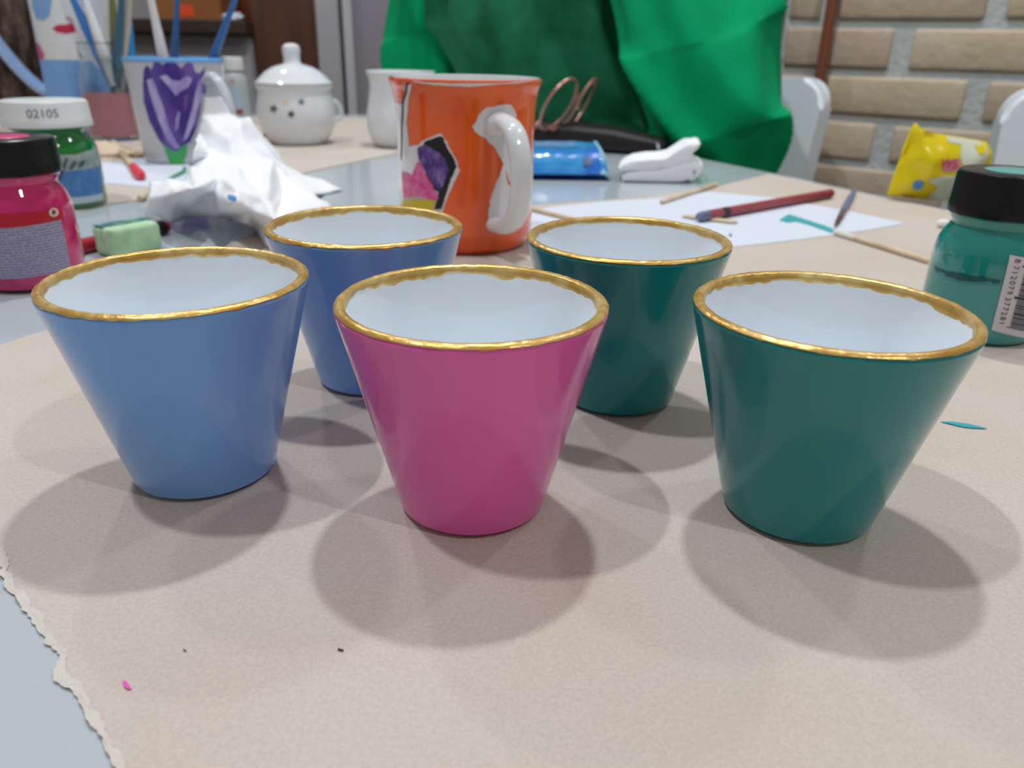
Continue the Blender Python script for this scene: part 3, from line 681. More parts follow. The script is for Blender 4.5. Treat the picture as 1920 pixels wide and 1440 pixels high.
# green squiggle leaf beneath, on the paper
# small white paper under the mug
wp = [(185, 308), (240, 300), (300, 296), (420, 306), (425, 320), (350, 352), (270, 352), (196, 345)]
wps = tag(obj('paper_sheet', prism(rough_line([P(*p) for p in wp], 0.02, 0.002, 8), TK+0.0001, TK+0.0004), M_white_paper, None, smooth=False), 'small white paper sheet lying under the tulip mug', 'paper')
mark('green_stroke', [(344, 314), (350, 316), (350, 326), (336, 334), (318, 340), (315, 336), (330, 328), (342, 322)], mat('stroke_green', (70, 150, 120), 0.5), wps, z=TK+0.00045)

# ------------------------------------------------------------------ sugar bowl, creamer, bottle
sb = Vector((*P(561, 269)[:2], TK+0.0002))
sg = thing('sugar_bowl', 'white china sugar bowl with domed lid and tiny flowers', 'sugar bowl', sb)
spr = [(0, 0), (0.034, 0.0), (0.0365, 0.001), (0.038, 0.003), (0.0435, 0.010), (0.0495, 0.022), (0.0520, 0.034), (0.0515, 0.046), (0.0490, 0.058), (0.0475, 0.066), (0.0490, 0.071), (0.0505, 0.074)]
srf = prof_r(spr)
obj('body', lathe(spr+[(0.0495, 0.0746), (0.047, 0.073), (0.045, 0.06), (0.048, 0.04), (0.035, 0.006), (0, 0.004)], 72), M_white_china, sg)
lidp = [(0, 0.0745), (0.045, 0.0748), (0.0500, 0.0755), (0.0502, 0.0772), (0.0470, 0.079), (0.0420, 0.0845), (0.0350, 0.0905), (0.0260, 0.0955), (0.0165, 0.0985), (0.0125, 0.0992), (0, 0.0995)]
ld = obj('lid', lathe(lidp, 72), M_white_china, sg, label='domed white lid')
obj('knob', lathe([(0.0128, 0.0988), (0.0108, 0.1015), (0.0104, 0.106), (0.0112, 0.112), (0.0118, 0.116), (0.0108, 0.1205), (0.0070, 0.1235), (0, 0.1245)], 40), M_white_china, ld)
for s, a0 in ((1, math.radians(38)),):
    hh = [(0.049, 0.052), (0.058, 0.05), (0.0635, 0.04), (0.062, 0.03), (0.05, 0.026)]
    obj('handle', tube(smooth_path([(r*math.cos(a0), r*math.sin(a0), z) for r, z in hh], 6), 0.0042, 10), M_white_china, sg)
def flower_poly(x, y, r, k=5):
    return [(x+r*(1 if i % 2 == 0 else 0.45)*math.cos(i*PI/k), y+r*(1 if i % 2 == 0 else 0.45)*math.sin(i*PI/k)) for i in range(2*k)]
for x, y, r, c in ((513, 204, 10, (92, 104, 96)), (546, 214, 9, (60, 78, 74)), (565, 191, 8, (104, 122, 122)), (535, 191, 8, (222, 206, 170))):
    px_decal('flower_motif', flower_poly(x, y, r), sb, srf, mat('motif_%d' % x, c, 0.3), sg, 0.0004, 0.006)
# dark motif on the handle side and red bead on paper
bead = thing('bead', 'small red paint pot lid beside the sugar bowl', 'bead', P(489, 266, TK)+Vector((0, 0, 0.0005)))
obj('bead_body', lathe([(0, 0), (0.006, 0), (0.0075, 0.002), (0.0075, 0.006), (0.006, 0.009), (0, 0.0098)], 24), mat('bead_red', (178, 36, 44), 0.35), bead)
# creamer
crb = Vector((-0.1572, 1.0907, TK+0.0002))
cr = thing('creamer', 'white china milk jug standing behind the orange mug', 'milk jug', crb)
cpr = [(0, 0), (0.028, 0.0), (0.031, 0.0015), (0.0365, 0.007), (0.0415, 0.018), (0.0430, 0.030), (0.0415, 0.045), (0.0385, 0.060), (0.0365, 0.074), (0.0375, 0.085), (0.0405, 0.0925)]
def spout(t, k):
    if k < 8 or k > 16: return 0
    d = (t-math.radians(20)+PI) % (2*PI)-PI
    return 0.010*math.exp(-(d/0.35)**2)*(min(k, 10)-7)/3
obj('body', lathe(cpr+[(0.0398, 0.0938), (0.0385, 0.0925), (0.035, 0.08), (0.036, 0.06), (0.039, 0.03), (0.03, 0.006), (0, 0.005)], 72, spout), M_white_china, cr)
hh = [(0.038, 0.078), (0.054, 0.08), (0.066, 0.066), (0.064, 0.045), (0.052, 0.03), (0.041, 0.027)]
a0 = math.radians(62)
obj('handle', tube(smooth_path([(r*math.cos(a0), r*math.sin(a0), z) for r, z in hh], 6), 0.0048, 12), M_white_china, cr)
# small bottle
bb = Vector((-0.4600, 1.3553, TK+0.0002))
bo = thing('bottle', 'small clear bottle with white cap behind tulip mug', 'bottle', bb)
obj('body', lathe([(0, 0.001), (0.018, 0), (0.0205, 0.002), (0.0208, 0.06), (0.019, 0.072), (0.0145, 0.078), (0.0145, 0.082), (0, 0.082)], 40), mat('bottle_plastic', (196, 204, 212), 0.15, trans=0.3), bo)
obj('cap', lathe([(0.0165, 0.082), (0.0168, 0.083), (0.0165, 0.1), (0.015, 0.1012), (0, 0.1015)], 40), M_whitelid, bo)
brf = lambda z: 0.0208
px_decal('bottle_label', [(425, 165), (452, 165), (455, 205), (427, 205)], bb, brf, mat('bottle_label_blue', (160, 178, 194), 0.5), bo, 0.0004)
px_decal('red_stripe', [(427, 205), (455, 205), (456, 214), (428, 214)], bb, brf, mat('bottle_red', (142, 58, 74), 0.5), bo, 0.0004)
px_decal('pink_print', [(430, 148), (440, 147), (440, 153), (431, 154)], bb, brf, mat('bottle_pink', (196, 150, 150), 0.5), bo, 0.0004)

# ------------------------------------------------------------------ crumpled tissue (centre left)
def crumple(name, ctrl, tris_px, m_, parent, sub=3, amp=0.003, seed=0, fq=55):
    pts2 = [Vector((p[0], p[1])) for p in ctrl]
    _, _, faces, ov, _, _ = geometry.delaunay_2d_cdt(pts2, [], [tris_px] if tris_px else [], 1 if tris_px else 0, 1e-6)
    bm = bmesh.new(); vs = [bm.verts.new(p[2]) for p in ctrl]
    for f in faces:
        try: bm.faces.new([vs[ov[i][0]] for i in f])
        except Exception: pass
    bmesh.ops.triangulate(bm, faces=bm.faces)
    for _ in range(sub):
        bmesh.ops.subdivide_edges(bm, edges=list(bm.edges), cuts=1, use_grid_fill=True)
        bmesh.ops.triangulate(bm, faces=[f for f in bm.faces if len(f.verts) > 3])
    bm.normal_update()
    for v in bm.verts:
        q = v.co*fq+Vector((seed, seed*2, 0)); r = (1-abs(noise.noise(q))*2)*0.6+(1-abs(noise.noise(q*2.3))*2)*0.3
        w = min(1, max(v.co.z-0.0014, 0)/0.008)
        v.co += v.normal*(r-0.4)*amp*w
        if v.co.z < 0.0014: v.co.z = 0.0014
    for _ in range(2): bmesh.ops.smooth_vert(bm, verts=[v for v in bm.verts if not v.is_boundary], factor=0.35, use_axis_x=True, use_axis_y=True, use_axis_z=True)
    o = obj(name, bm, m_, parent, sharp=75)
    sd = o.modifiers.new('thickness', 'SOLIDIFY'); sd.thickness = 0.0006; sd.offset = 1
    return o
M_tissue = mat('tissue_paper', (240, 244, 250), 0.95, bump=0.0002, bscale=500)
C = [(385, 184, .800), (414, 181, .800), (432, 215, .795), (450, 222, .785), (469, 219, .780), (487, 262, .765), (512, 300, .745), (545, 335, .72), (590, 366, .68)]
ctrl = [(x, y, at(x, y, Y)) for x, y, Y in C]
for x, y, z in ((626, 389, .004), (560, 440, .002), (500, 464, .002), (482, 432, .004), (462, 420, .014), (432, 414, .006), (400, 405, .012), (360, 408, .006), (320, 418, .003), (279, 398, .008), (277, 372, .02), (283, 343, .024), (318, 338, .03), (345, 339, .024), (356, 310, .03), (362, 285, .045)):
    ctrl.append((x, y, P(x, y, z)))
ctrl.append((372, 250, at(372, 250, .80))); ctrl.append((380, 212, at(380, 212, .80)))
nb = len(ctrl)
for x, y, z in ((330, 362, .034), (368, 352, .042), (400, 362, .030), (440, 382, .034), (470, 395, .026), (352, 385, .020), (520, 415, .026), (555, 395, .024), (500, 370, .034), (448, 352, .040), (410, 330, .040)):
    ctrl.append((x, y, P(x, y, z)))
for x, y, Y in ((400, 240, .770), (430, 262, .752), (455, 262, .765), (395, 290, .760), (440, 305, .735), (478, 300, .745), (470, 330, .715), (530, 362, .69)):
    ctrl.append((x, y, at(x, y, Y)))
ts = thing('tissue', 'large crumpled white paper towel peaked beside the tulip mug', 'tissue', (0, 0, 0))
base = P(430, 350, 0.0); 
ts.location = base
ctrl_l = [(a, b, c-base) for a, b, c in ctrl]
sheet = crumple('crumpled_sheet', ctrl_l, list(range(nb)), M_tissue, ts, 3, 0.0042, 2, 34)
# rear side of the paper towel: leans down from the ridge to the table behind it
rear_top = [c-base for a, b, c in ctrl_l and ctrl[0:9]]
V, F = [], []
for i, p in enumerate(rear_top):
    g = Vector((p.x-0.02+0.004*i, p.y+0.07+0.01*math.sin(i*2.1), 0.002)); mid = (p+g)/2+Vector((0.008*math.sin(i*3), 0.012, 0.004*math.cos(i*5)))
    V += [p, mid, g]
for i in range(len(rear_top)-1):
    for k in range(2): F.append((3*i+k, 3*i+k+1, 3*i+3+k+1, 3*i+3+k))
bm = bmesh.new(); vs = [bm.verts.new(v) for v in V]; [bm.faces.new([vs[i] for i in f]) for f in F]
bmesh.ops.subdivide_edges(bm, edges=list(bm.edges), cuts=3, use_grid_fill=True, smooth=0.1)
for v in bm.verts:
    v.co += Vector((0, noise.noise(v.co*50), noise.noise(v.co*50+Vector((3, 3, 3)))))*0.003
    v.co.z = max(v.co.z, 0.0015)
o = obj('rear_fold', bm, M_tissue, ts); o.modifiers.new('thickness', 'SOLIDIFY').thickness = 0.0006
def surf_patch(name, pts, target, m_, parent, off, eps=0.0008, label=None):
    """thin stain laid on an already built surface, following its relief."""
    dg = bpy.context.evaluated_depsgraph_get(); dg.update()
    from mathutils.bvhtree import BVHTree
    bt_ = BVHTree.FromObject(target, dg); mw = target.matrix_world.inverted()
    bm = bmesh.new(); vs = [bm.verts.new((x, y, 0)) for x, y in pts]; bm.faces.new(vs); bmesh.ops.triangulate(bm, faces=bm.faces)
    for _ in range(3):
        bmesh.ops.subdivide_edges(bm, edges=list(bm.edges), cuts=1); bmesh.ops.triangulate(bm, faces=[f for f in bm.faces if len(f.verts) > 3])
    for v in bm.verts:
        d = ray(v.co.x, v.co.y); o_ = mw @ CAM
        hit = bt_.ray_cast(o_, (mw.to_3x3() @ d).normalized())
        v.co = (target.matrix_world @ hit[0] - d.normalized()*eps - off) if hit[0] else Vector((0, 0, 0))
    return obj(name, bm, m_, parent, label=label)
bpy.context.view_layer.update()
surf_patch('blue_stain', [(427, 365), (436, 366), (444, 369), (442, 377), (434, 376), (427, 373)], sheet, mat('blue_stain', (70, 146, 210), 0.8), ts, base, label='small blue paint stain')

# folded napkin at the right
nk = thing('napkin', 'folded white paper napkin lying right of blue packet', 'napkin', P(1235, 343, 0.0002))
nb_ = P(1235, 343, 0.0002); NY = nb_.y
def puff(px, depth, back, bulge, seed):
    """a rounded folded layer: outline seen from the front, carried backwards over depth."""
    ol_ = [at(x, y, NY)-nb_ for x, y in px]; n = len(ol_); bm = bmesh.new(); rows = []
    cx = sum((p for p in ol_), Vector())/n
    for k, (f, sc_) in enumerate(((-0.02, 0.55), (-0.012, 0.85), (0.0, 1.0), (0.3, 1.02), (0.65, 1.0), (0.97, 0.97), (1.0, 0.8))):
        row = []
        for p in ol_:
            q = cx+(p-cx)*sc_+Vector((back*f, depth*f, 0)); q += Vector((noise.noise(q*30+Vector((seed, 0, 0))), 0, noise.noise(q*30+Vector((0, seed, 0)))))*0.0016
            q.z = max(q.z, 0.0004); row.append(bm.verts.new(q))
        rows.append(row)
    for a, b in zip(rows, rows[1:]):
        for i in range(n): bm.faces.new((a[i], a[(i+1) % n], b[(i+1) % n], b[i]))
    for r_ in (rows[0], rows[-1]): bmesh.ops.triangulate(bm, faces=[bm.faces.new(r_)])
    return bm
for k, px in enumerate(([(1160, 317), (1170, 309), (1184, 303), (1200, 301), (1230, 300), (1256, 295), (1276, 282), (1291, 272), (1302, 272), (1313, 270), (1309, 278), (1300, 286), (1296, 300), (1284, 309), (1250, 315), (1215, 318), (1185, 320), (1168, 322)],
                        [(1166, 331), (1175, 324), (1200, 320), (1240, 317), (1272, 311), (1288, 307), (1300, 304), (1311, 307), (1313, 317), (1304, 330), (1292, 338), (1276, 342), (1230, 341), (1190, 340), (1168, 339)],
                        [(1296, 318), (1303, 308), (1312, 306), (1317, 311), (1316, 322), (1307, 333), (1296, 341), (1290, 338), (1303, 326), (1306, 316)])):
    obj('fold_layer', puff(px, (0.07, 0.075, 0.06)[k], 0.01, 0, k*3.7), M_tissue, nk, sharp=28)

# ------------------------------------------------------------------ blue packet, black case, eyeglasses
bpk = P(1050, 338, 0.0002)
pk = thing('tissue_packet', 'blue plastic packet of tissues behind the orange mug', 'packet', bpk, 0.05)
V, F = [], []
nx, ny = 26, 16
def packet_grid(Lx, Ly, Hh, seed, top=True):
    V, F = [], []
    for j in range(ny):
        for i in range(nx):
            u, v = i/(nx-1), j/(ny-1)
            e = min(1, 14*min(u, 1-u)+0.12)**0.5*min(1, 4.5*min(v, 1-v)+0.05)**0.5
            z = Hh*e*(0.9+0.25*(v))+0.0016*noise.noise(Vector((u*9, v*5, seed)))*e
            V.append((Lx*(u-0.5), Ly*v, max(z, 0.0004) if top else 0.0002))
    for j in range(ny-1):
        for i in range(nx-1): F.append((j*nx+i, j*nx+i+1, (j+1)*nx+i+1, (j+1)*nx+i))
    return V, F
Lx = 0.105
body_vf = merge(packet_grid(Lx, 0.085, 0.029, 1.0))
obj('wrapper', body_vf, mat('packet_blue', (36, 128, 208), 0.18, rgb2=(84, 182, 232), nscale=22, lo=0.45, hi=0.62, stretch=(0.5, 2, 2), coat=0.5), pk)
obj('base_film', packet_grid(Lx, 0.085, 0.02, 1.0, False), mat('packet_navy', (24, 70, 150), 0.3), pk)
def over(Lx0, Lx1, v0, v1, eps, Hh=0.029, Ly=0.085, Lx=Lx, seed=1.0):
    V, F = [], []; a, b = 8, 6
    for j in range(b):
        for i in range(a):
            u = Lx0+(Lx1-Lx0)*i/(a-1); v = v0+(v1-v0)*j/(b-1)
            e = min(1, 14*min(u, 1-u)+0.12)**0.5*min(1, 4.5*min(v, 1-v)+0.05)**0.5
            z = Hh*e*(0.9+0.25*v)+0.0016*noise.noise(Vector((u*9, v*5, seed)))*e
            V.append((Lx*(u-0.5), Ly*v-eps*0.6, z+eps))
    for j in range(b-1):
        for i in range(a-1): F.append((j*a+i, j*a+i+1, (j+1)*a+i+1, (j+1)*a+i))
    return V, F
obj('clear_end', over(0.90, 0.995, 0.0, 0.97, 0.0007), mat('packet_pale', (150, 206, 228), 0.2), pk, label='pale clear end of the packet')
obj('print_patch', over(0.76, 0.9, 0.0, 0.3, 0.0007), mat('packet_mid', (34, 110, 206), 0.25), pk)
obj('print_patch', over(0.73, 0.82, 0.05, 0.13, 0.0012), mat('packet_grey', (86, 110, 150), 0.3), pk)
obj('top_print', over(0.05, 0.7, 0.45, 0.95, 0.0006), mat('packet_top', (82, 140, 204), 0.25, rgb2=(120, 160, 206), nscale=40), pk)
# black case
cbk = P(1110, 287, 0.0002)
cs_ = thing('glasses_case', 'soft black case lying in front of green clothed person', 'case', cbk, -0.30)
bm = box_bm(0.185, 0.062, 0.034, bevel=0.012, seg=4, c=(0, 0.033, 0.0175))
bmesh.ops.subdivide_edges(bm, edges=list(bm.edges), cuts=2, use_grid_fill=True)
for v in bm.verts:
    k = 1-0.5*max(0, (v.co.x-0.0)/0.095); v.co.z = 0.0005+(v.co.z-0.0005)*k+0.002*noise.noise(v.co*40)*(v.co.z > 0.01)
obj('body', bm, mat('black_leather', (26, 22, 24), 0.5, bump=0.0004, bscale=300), cs_)
obj('zip_pull', tube([(0.084, 0.0, 0.016), (0.086, -0.004, 0.013), (0.087, -0.006, 0.008)], 0.0028, 8), mat('zip_metal', (110, 112, 122), 0.3, metal=0.8), cs_, label='grey metal zip pull')
# eyeglasses standing on the case
gY = 1.075
g0 = at(1060, 238, gY)+Vector((0, 0, 0.002))
eg = thing('eyeglasses', 'rose gold wire eyeglasses standing on the black case', 'eyeglasses', g0)
M_rose = mat('rose_gold', (186, 140, 128), 0.3, metal=0.7); M_lens = mat('lens_glass', (240, 246, 246), 0.02, trans=1.0, ior=1.1)
def ring(c, ax, ay, n=40): return [Vector(c)+ax*math.cos(2*PI*i/n)+ay*math.sin(2*PI*i/n) for i in range(n+1)]
c1 = at(1047, 196, gY)-g0; c2 = at(1092, 193, gY+0.03)-g0
ax1 = Vector((0.020, 0.012, 0.006)); ay1 = Vector((0.012, -0.006, 0.031))
ax2 = Vector((0.010, 0.020, 0.004)); ay2 = Vector((0.013, -0.004, 0.029))
for c, ax, ay in ((c1, ax1, ay1), (c2, ax2, ay2)):
    rg = obj('rim', tube(ring(c, ax, ay), 0.0021, 8), M_rose, eg)
    V = [c]+ring(c, ax*0.95, ay*0.95)[:-1]; n = len(V)-1; nn = ax.cross(ay).normalized()*0.0012
    V2 = [v+nn for v in V]
    F = [(0, 1+i, 1+(i+1) % n) for i in range(n)]+[(n+1, n+2+(i+1) % n, n+2+i) for i in range(n)]+[(1+i, n+2+i, n+2+(i+1) % n, 1+(i+1) % n) for i in range(n)]
    obj('lens', (V+V2, F), M_lens, rg)
obj('bridge', tube(smooth_path([c1+ax1*0.98, c1+ax1*1.05+Vector((0.004, 0.0, 0.006)), c2-ax2*1.0], 5), 0.002, 8), M_rose, eg)
obj('nose_pad', lathe([(0, -0.003), (0.0035, 0), (0, 0.003)], 12), mat('nose_pad_clear', (220, 216, 206), 0.2), eg, loc=c2-ax2*0.6-ay2*0.15)
obj('temple', tube(smooth_path([c1-ax1*0.9+ay1*-0.5, c1-ax1*1.2-ay1*0.75, at(1000, 240, gY+0.01)-g0, at(985, 236, gY+0.06)-g0], 5), 0.0024, 8), M_rose, eg)
obj('temple', tube(smooth_path([c2+ay2*0.85, at(1112, 150, gY+0.06)-g0, at(1118, 150, gY+0.09)-g0], 5), 0.0026, 8), mat('amber_temple', (206, 132, 44), 0.2), eg, label='amber temple tip')
obj('temple', tube(smooth_path([c1-ay1*0.9, at(1040, 242, gY)-g0, at(1066, 224, gY+0.03)-g0, at(1085, 195, gY+0.05)-g0], 5), 0.002, 8), M_rose, eg)

# ------------------------------------------------------------------ yellow wipes packet at the right table edge
yb = P(1728, 376, TK)+Vector((0, 0, 0.0002))
yw = thing('wipes_packet', 'yellow and white plastic wipes packet standing by brick wall', 'packet', yb)
YY = yb.y
outline = [(1663, 366), (1671, 340), (1684, 305), (1700, 275), (1707, 252), (1712, 233), (1718, 230), (1726, 240), (1733, 250), (1760, 251), (1800, 257), (1850, 266), (1862, 285), (1856, 310), (1870, 385), (1800, 384), (1740, 377)]
ol = [at(x, y, YY)-yb for x, y in outline]
for p in ol: p.z = max(p.z, 0.0005)
def pillow(ol, thick, m_, parent, name):
    bm = bmesh.new(); vs = [bm.verts.new((p.x, 0, p.z)) for p in ol]; bm.faces.new(vs); bmesh.ops.triangulate(bm, faces=bm.faces)
    for _ in range(4):
        es = [e for e in bm.edges if e.calc_length() > 0.006]
        if es: bmesh.ops.subdivide_edges(bm, edges=es, cuts=1); bmesh.ops.triangulate(bm, faces=[f for f in bm.faces if len(f.verts) > 3])
    segs = [(ol[i], ol[(i+1) % len(ol)]) for i in range(len(ol))]
    def dist(v):
        d = 9
        for a, b in segs:
            ab = Vector((b.x-a.x, b.z-a.z)); ap = Vector((v.co.x-a.x, v.co.z-a.z)); t = max(0, min(1, ap.dot(ab)/max(ab.dot(ab), 1e-9))); d = min(d, (ap-ab*t).length)
        return d
    D = {v: dist(v) for v in bm.verts}
    for v in bm.verts:
        h = thick*min(1, D[v]/0.022)**0.6*(1+0.22*noise.noise(v.co*60)); v.co.y = -h
    g = bmesh.ops.duplicate(bm, geom=list(bm.verts)+list(bm.edges)+list(bm.faces))
    for e in g['geom']:
        if isinstance(e, bmesh.types.BMVert): e.co.y = -e.co.y
    bmesh.ops.remove_doubles(bm, verts=bm.verts, dist=0.0001)
    return obj(name, bm, m_, parent), lambda x, z: None
M_yellow = mat('yellow_film', (232, 212, 8), 0.2, coat=0.5)
pl, _ = pillow(ol, 0.015, M_yellow, yw, 'pouch')
def ypatch(nm, pts, m_, y, label=None, jag=0):
    V = [at(px, py, YY-0.012)-yb for px, py in pts]; 
    def dd(v):
        d = 9
        for a, b in [(ol[i], ol[(i+1) % len(ol)]) for i in range(len(ol))]:
            ab = Vector((b.x-a.x, b.z-a.z)); ap = Vector((v.x-a.x, v.z-a.z)); t = max(0, min(1, ap.dot(ab)/max(ab.dot(ab), 1e-9))); d = min(d, (ap-ab*t).length)
        return d
    bm = bmesh.new(); vs = [bm.verts.new((p.x, 0, p.z)) for p in V]; bm.faces.new(vs); bmesh.ops.triangulate(bm, faces=bm.faces)
    for _ in range(4):
        es = [e for e in bm.edges if e.calc_length() > 0.005]
        if es: bmesh.ops.subdivide_edges(bm, edges=es, cuts=1); bmesh.ops.triangulate(bm, faces=[f for f in bm.faces if len(f.verts) > 3])
    for v in bm.verts:
        q = v.co.copy(); h = 0.015*min(1, dd(q)/0.022)**0.6*(1+0.22*noise.noise(q*60)); v.co.y = -h-y
    return obj(nm, bm, m_, yw, label=label)
M_ywhite = mat('pale_film', (214, 224, 204), 0.25, coat=0.4)
ypatch('white_print', [(1781, 258), (1800, 259), (1848, 267), (1858, 284), (1850, 306), (1830, 312), (1802, 308), (1800, 290), (1808, 272), (1785, 268)], M_ywhite, 0.0006, 'pale printed area')
ypatch('white_print', [(1735, 336), (1760, 330), (1800, 326), (1850, 330), (1862, 382), (1800, 381), (1745, 375), (1760, 352)], M_ywhite, 0.0006)
ypatch('yellow_print', [(1833, 272), (1852, 274), (1850, 290), (1836, 288)], M_yellow, 0.0012)
ypatch('pink_panel', [(1764, 301), (1782, 298), (1797, 296), (1797, 318), (1780, 320), (1763, 320)], mat('pink_panel', (214, 142, 152), 0.3), 0.0012)
ypatch('blue_spot', [(1721+10*math.cos(k*PI/8), 347+10*math.sin(k*PI/8)) for k in range(16)], mat('blue_spot', (88, 144, 204), 0.3), 0.0012, 'round blue spot')
ypatch('red_print', [(1698, 367), (1724, 371), (1724, 374), (1700, 372)], mat('red_print', (196, 110, 56), 0.4), 0.0006)
me = text_mesh('W5', 0.0125)
for v in me.vertices: v.co = Vector((v.co.x*0.85, 0, v.co.y))
link('lettering', me, mat('crimson_ink', (196, 52, 92), 0.4), yw, loc=at(1780, 308, YY-0.0185)-yb, rot=(0, 0.05, 0))

# ------------------------------------------------------------------ white paper at right with pencil, brush, sticks
sheet_px = [(985, 398), (1060, 388), (1130, 381), (1240, 374), (1330, 362), (1440, 372), (1580, 396), (1695, 421), (1640, 432), (1580, 441), (1500, 452), (1420, 461), (1380, 466), (1330, 470), (1250, 474), (1000, 480)]
wps2 = tag(obj('paper_sheet', prism(rough_line([P(*p) for p in sheet_px], 0.004, 0.0012, 11), TK+0.0001, TK+0.0005), M_white_paper, None, smooth=False), 'white paper sheet with torn front edge right of orange mug', 'paper')
Zp = TK+0.0006
mark('teal_brushstroke', [(1460, 416), (1470, 410), (1478, 405), (1492, 409), (1520, 418), (1545, 426), (1565, 434), (1560, 441), (1540, 434), (1515, 425), (1492, 419), (1475, 421)], mat('teal_stroke', (58, 176, 184), 0.4), wps2, z=Zp)
mark('blue_fleck', [(1366, 443), (1370, 441), (1372, 446), (1368, 448)], mat('fleck_blue', (90, 110, 150), 0.5), wps2, z=Zp)
def lying(name, label, cat, a, b, r, z0, group=None):
    p, q = P(a[0], a[1], z0+r), P(b[0], b[1], z0+r); t = thing(name, label, cat, p, 0, group); return t, (q-p), r
# red pencil
t, d, r = lying('pencil', 'dark red pencil with gold lettering band on white paper', 'pencil', (1309, 407), (1560, 362), 0.0042, Zp)
obj('shaft', tube([d*0.06, d*0.985], r, 6), mat('red_lacquer', (150, 18, 44), 0.3, coat=0.4), t, smooth=False)
obj('end_cap', tube([d*0.0, d*0.02, d*0.062], [r*0.7, r*0.95, r*0.98], 12), mat('blue_grey_cap', (112, 120, 152), 0.3, metal=0.3), t, label='blue grey cap')
obj('black_band', tube([d*0.15, d*0.19], r*1.05, 6), mat('black_band', (34, 24, 30), 0.4), t, smooth=False)
obj('rounded_end', tube([d*0.985, d*0.996, d*1.0], [r, r*0.8, r*0.4], 12), mat('red_lacquer', (150, 18, 44), 0.3), t)
for k in range(6): obj('gold_fleck', box_bm(0.004, 0.0022, 0.0004, c=(0, 0, 0)), mat('gold_print', (176, 90, 50), 0.4, metal=0.4), t, loc=d*(0.26+0.09*k)+Vector((-0.001, -0.0028, r*0.72)), rot=(0.7, 0, math.atan2(d.y, d.x)), smooth=False)
# flat wooden stick below the pencil
t, d, r = lying('wooden_stick', 'flat pale wooden stick half hidden under the red pencil', 'stick', (1280, 404), (1383, 416), 0.0012, Zp)
obj('blade', tube([d*0, d*0.04, d*0.12, d*0.88, d*0.96, d*1.0], [0.002, 0.0045, 0.0056, 0.0056, 0.0045, 0.002], 12, flat=0.16, flat_axis=(0, 0, 1)), mat('pale_wood', (222, 206, 178), 0.7, rgb2=(206, 186, 156), nscale=30), t)
# grey brush
t, d, r = lying('paintbrush', 'slim grey blue brush with dark tip on kraft paper', 'brush', (1566, 424), (1602, 357), 0.0026, TK)
obj('handle', tube([d*0.36, d*0.7, d*1.0], [r, r*1.15, r*0.8], 10), mat('grey_blue_handle', (104, 122, 154), 0.4), t)
obj('ferrule', tube([d*0.2, d*0.37], [r*0.85, r], 10), mat('ferrule_brown', (124, 100, 92), 0.4, metal=0.4), t)
obj('bristles', tube([d*0.0, d*0.1, d*0.21], [r*0.2, r*0.7, r*0.8], 8), mat('bristle_brown', (96, 66, 56), 0.8), t)
M_wood = mat('skewer_wood', (220, 204, 176), 0.65, rgb2=(204, 184, 152), nscale=60)
def skewer(label, a, b, r, z0, tipm=None):
    t, d, r = lying('wooden_skewer', label, 'skewer', a, b, r, z0, 'wooden skewers'); obj('shaft', tube([d*0, d*0.93, d*1.0], [r, r, r*0.3], 10), M_wood, t)
    if tipm: obj('coloured_tip', tube([d*-0.02, d*0.03, d*0.22], [r*0.8, r*1.5, r*1.06], 10), tipm, t, label='coloured tip')
    return t
skewer('wooden skewer with painted glint ending at teal jar', (1567, 435), (1752, 492), 0.0018, Zp, mat('white_glint_tip', (226, 224, 214), 0.4))  # white end is a highlight put into the colour
skewer('wooden skewer across the back edge of white paper', (1240, 379), (1348, 344), 0.0020, Zp)
skewer('wooden skewer poking out from behind the orange mug', (996, 392), (1085, 413), 0.0018, Zp)
skewer('wooden skewer with red dipped tip before the tulip mug', (264, 330), (210, 264), 0.0038, TK+0.0004, mat('red_dip', (226, 58, 76), 0.4))
skewer('short wooden skewer poking from under the paper towel', (262, 372), (300, 352), 0.0024, TK)
cw = thing('cotton_bud', 'tiny white cotton bud lying beside the teal jar', 'cotton bud', P(1764, 427, TK)+Vector((0, 0, 0.0035)))
obj('cotton_tip', tube([(-0.004, 0, 0), (-0.001, 0, 0), (0.003, 0, 0), (0.006, 0, 0)], [0.0015, 0.0032, 0.0034, 0.0018], 10), M_tissue, cw)
obj('stem', tube([(0.005, 0, 0), (0.03, -0.006, -0.0015)], 0.0012, 8), mat('bud_stem', (176, 160, 168), 0.6), cw)

# crumpled kraft scrap by the water jar
ks = thing('paper_scrap', 'folded torn kraft paper scrap in front of glass jar', 'paper scrap', P(225, 292, TK)+Vector((0, 0, 0.0004)))
kb = P(225, 292, TK)+Vector((0, 0, 0.0004))
V, F = [], []; n1, n2 = 14, 7
for j in range(n2):
    for i in range(n1):
        u, v = i/(n1-1), j/(n2-1)
        V.append((-0.036+0.07*u+0.004*noise.noise(Vector((v*5, u, 1))), -0.012+0.05*v+0.003*noise.noise(Vector((u*5, v, 2))), 0.001+0.013*math.sin(PI*v)**1.5*(0.6+0.4*math.sin(u*5+1))+0.003*abs(noise.noise(Vector((u*6, v*6, 3))))))
for j in range(n2-1):
    for i in range(n1-1): F.append((j*n1+i, j*n1+i+1, (j+1)*n1+i+1, (j+1)*n1+i))
o = obj('folded_paper', (V, F), mat('pale_kraft', (216, 198, 176), 0.85, rgb2=(176, 140, 108), nscale=40, lo=0.5, hi=0.6), ks); o.modifiers.new('thickness', 'SOLIDIFY').thickness = 0.0008

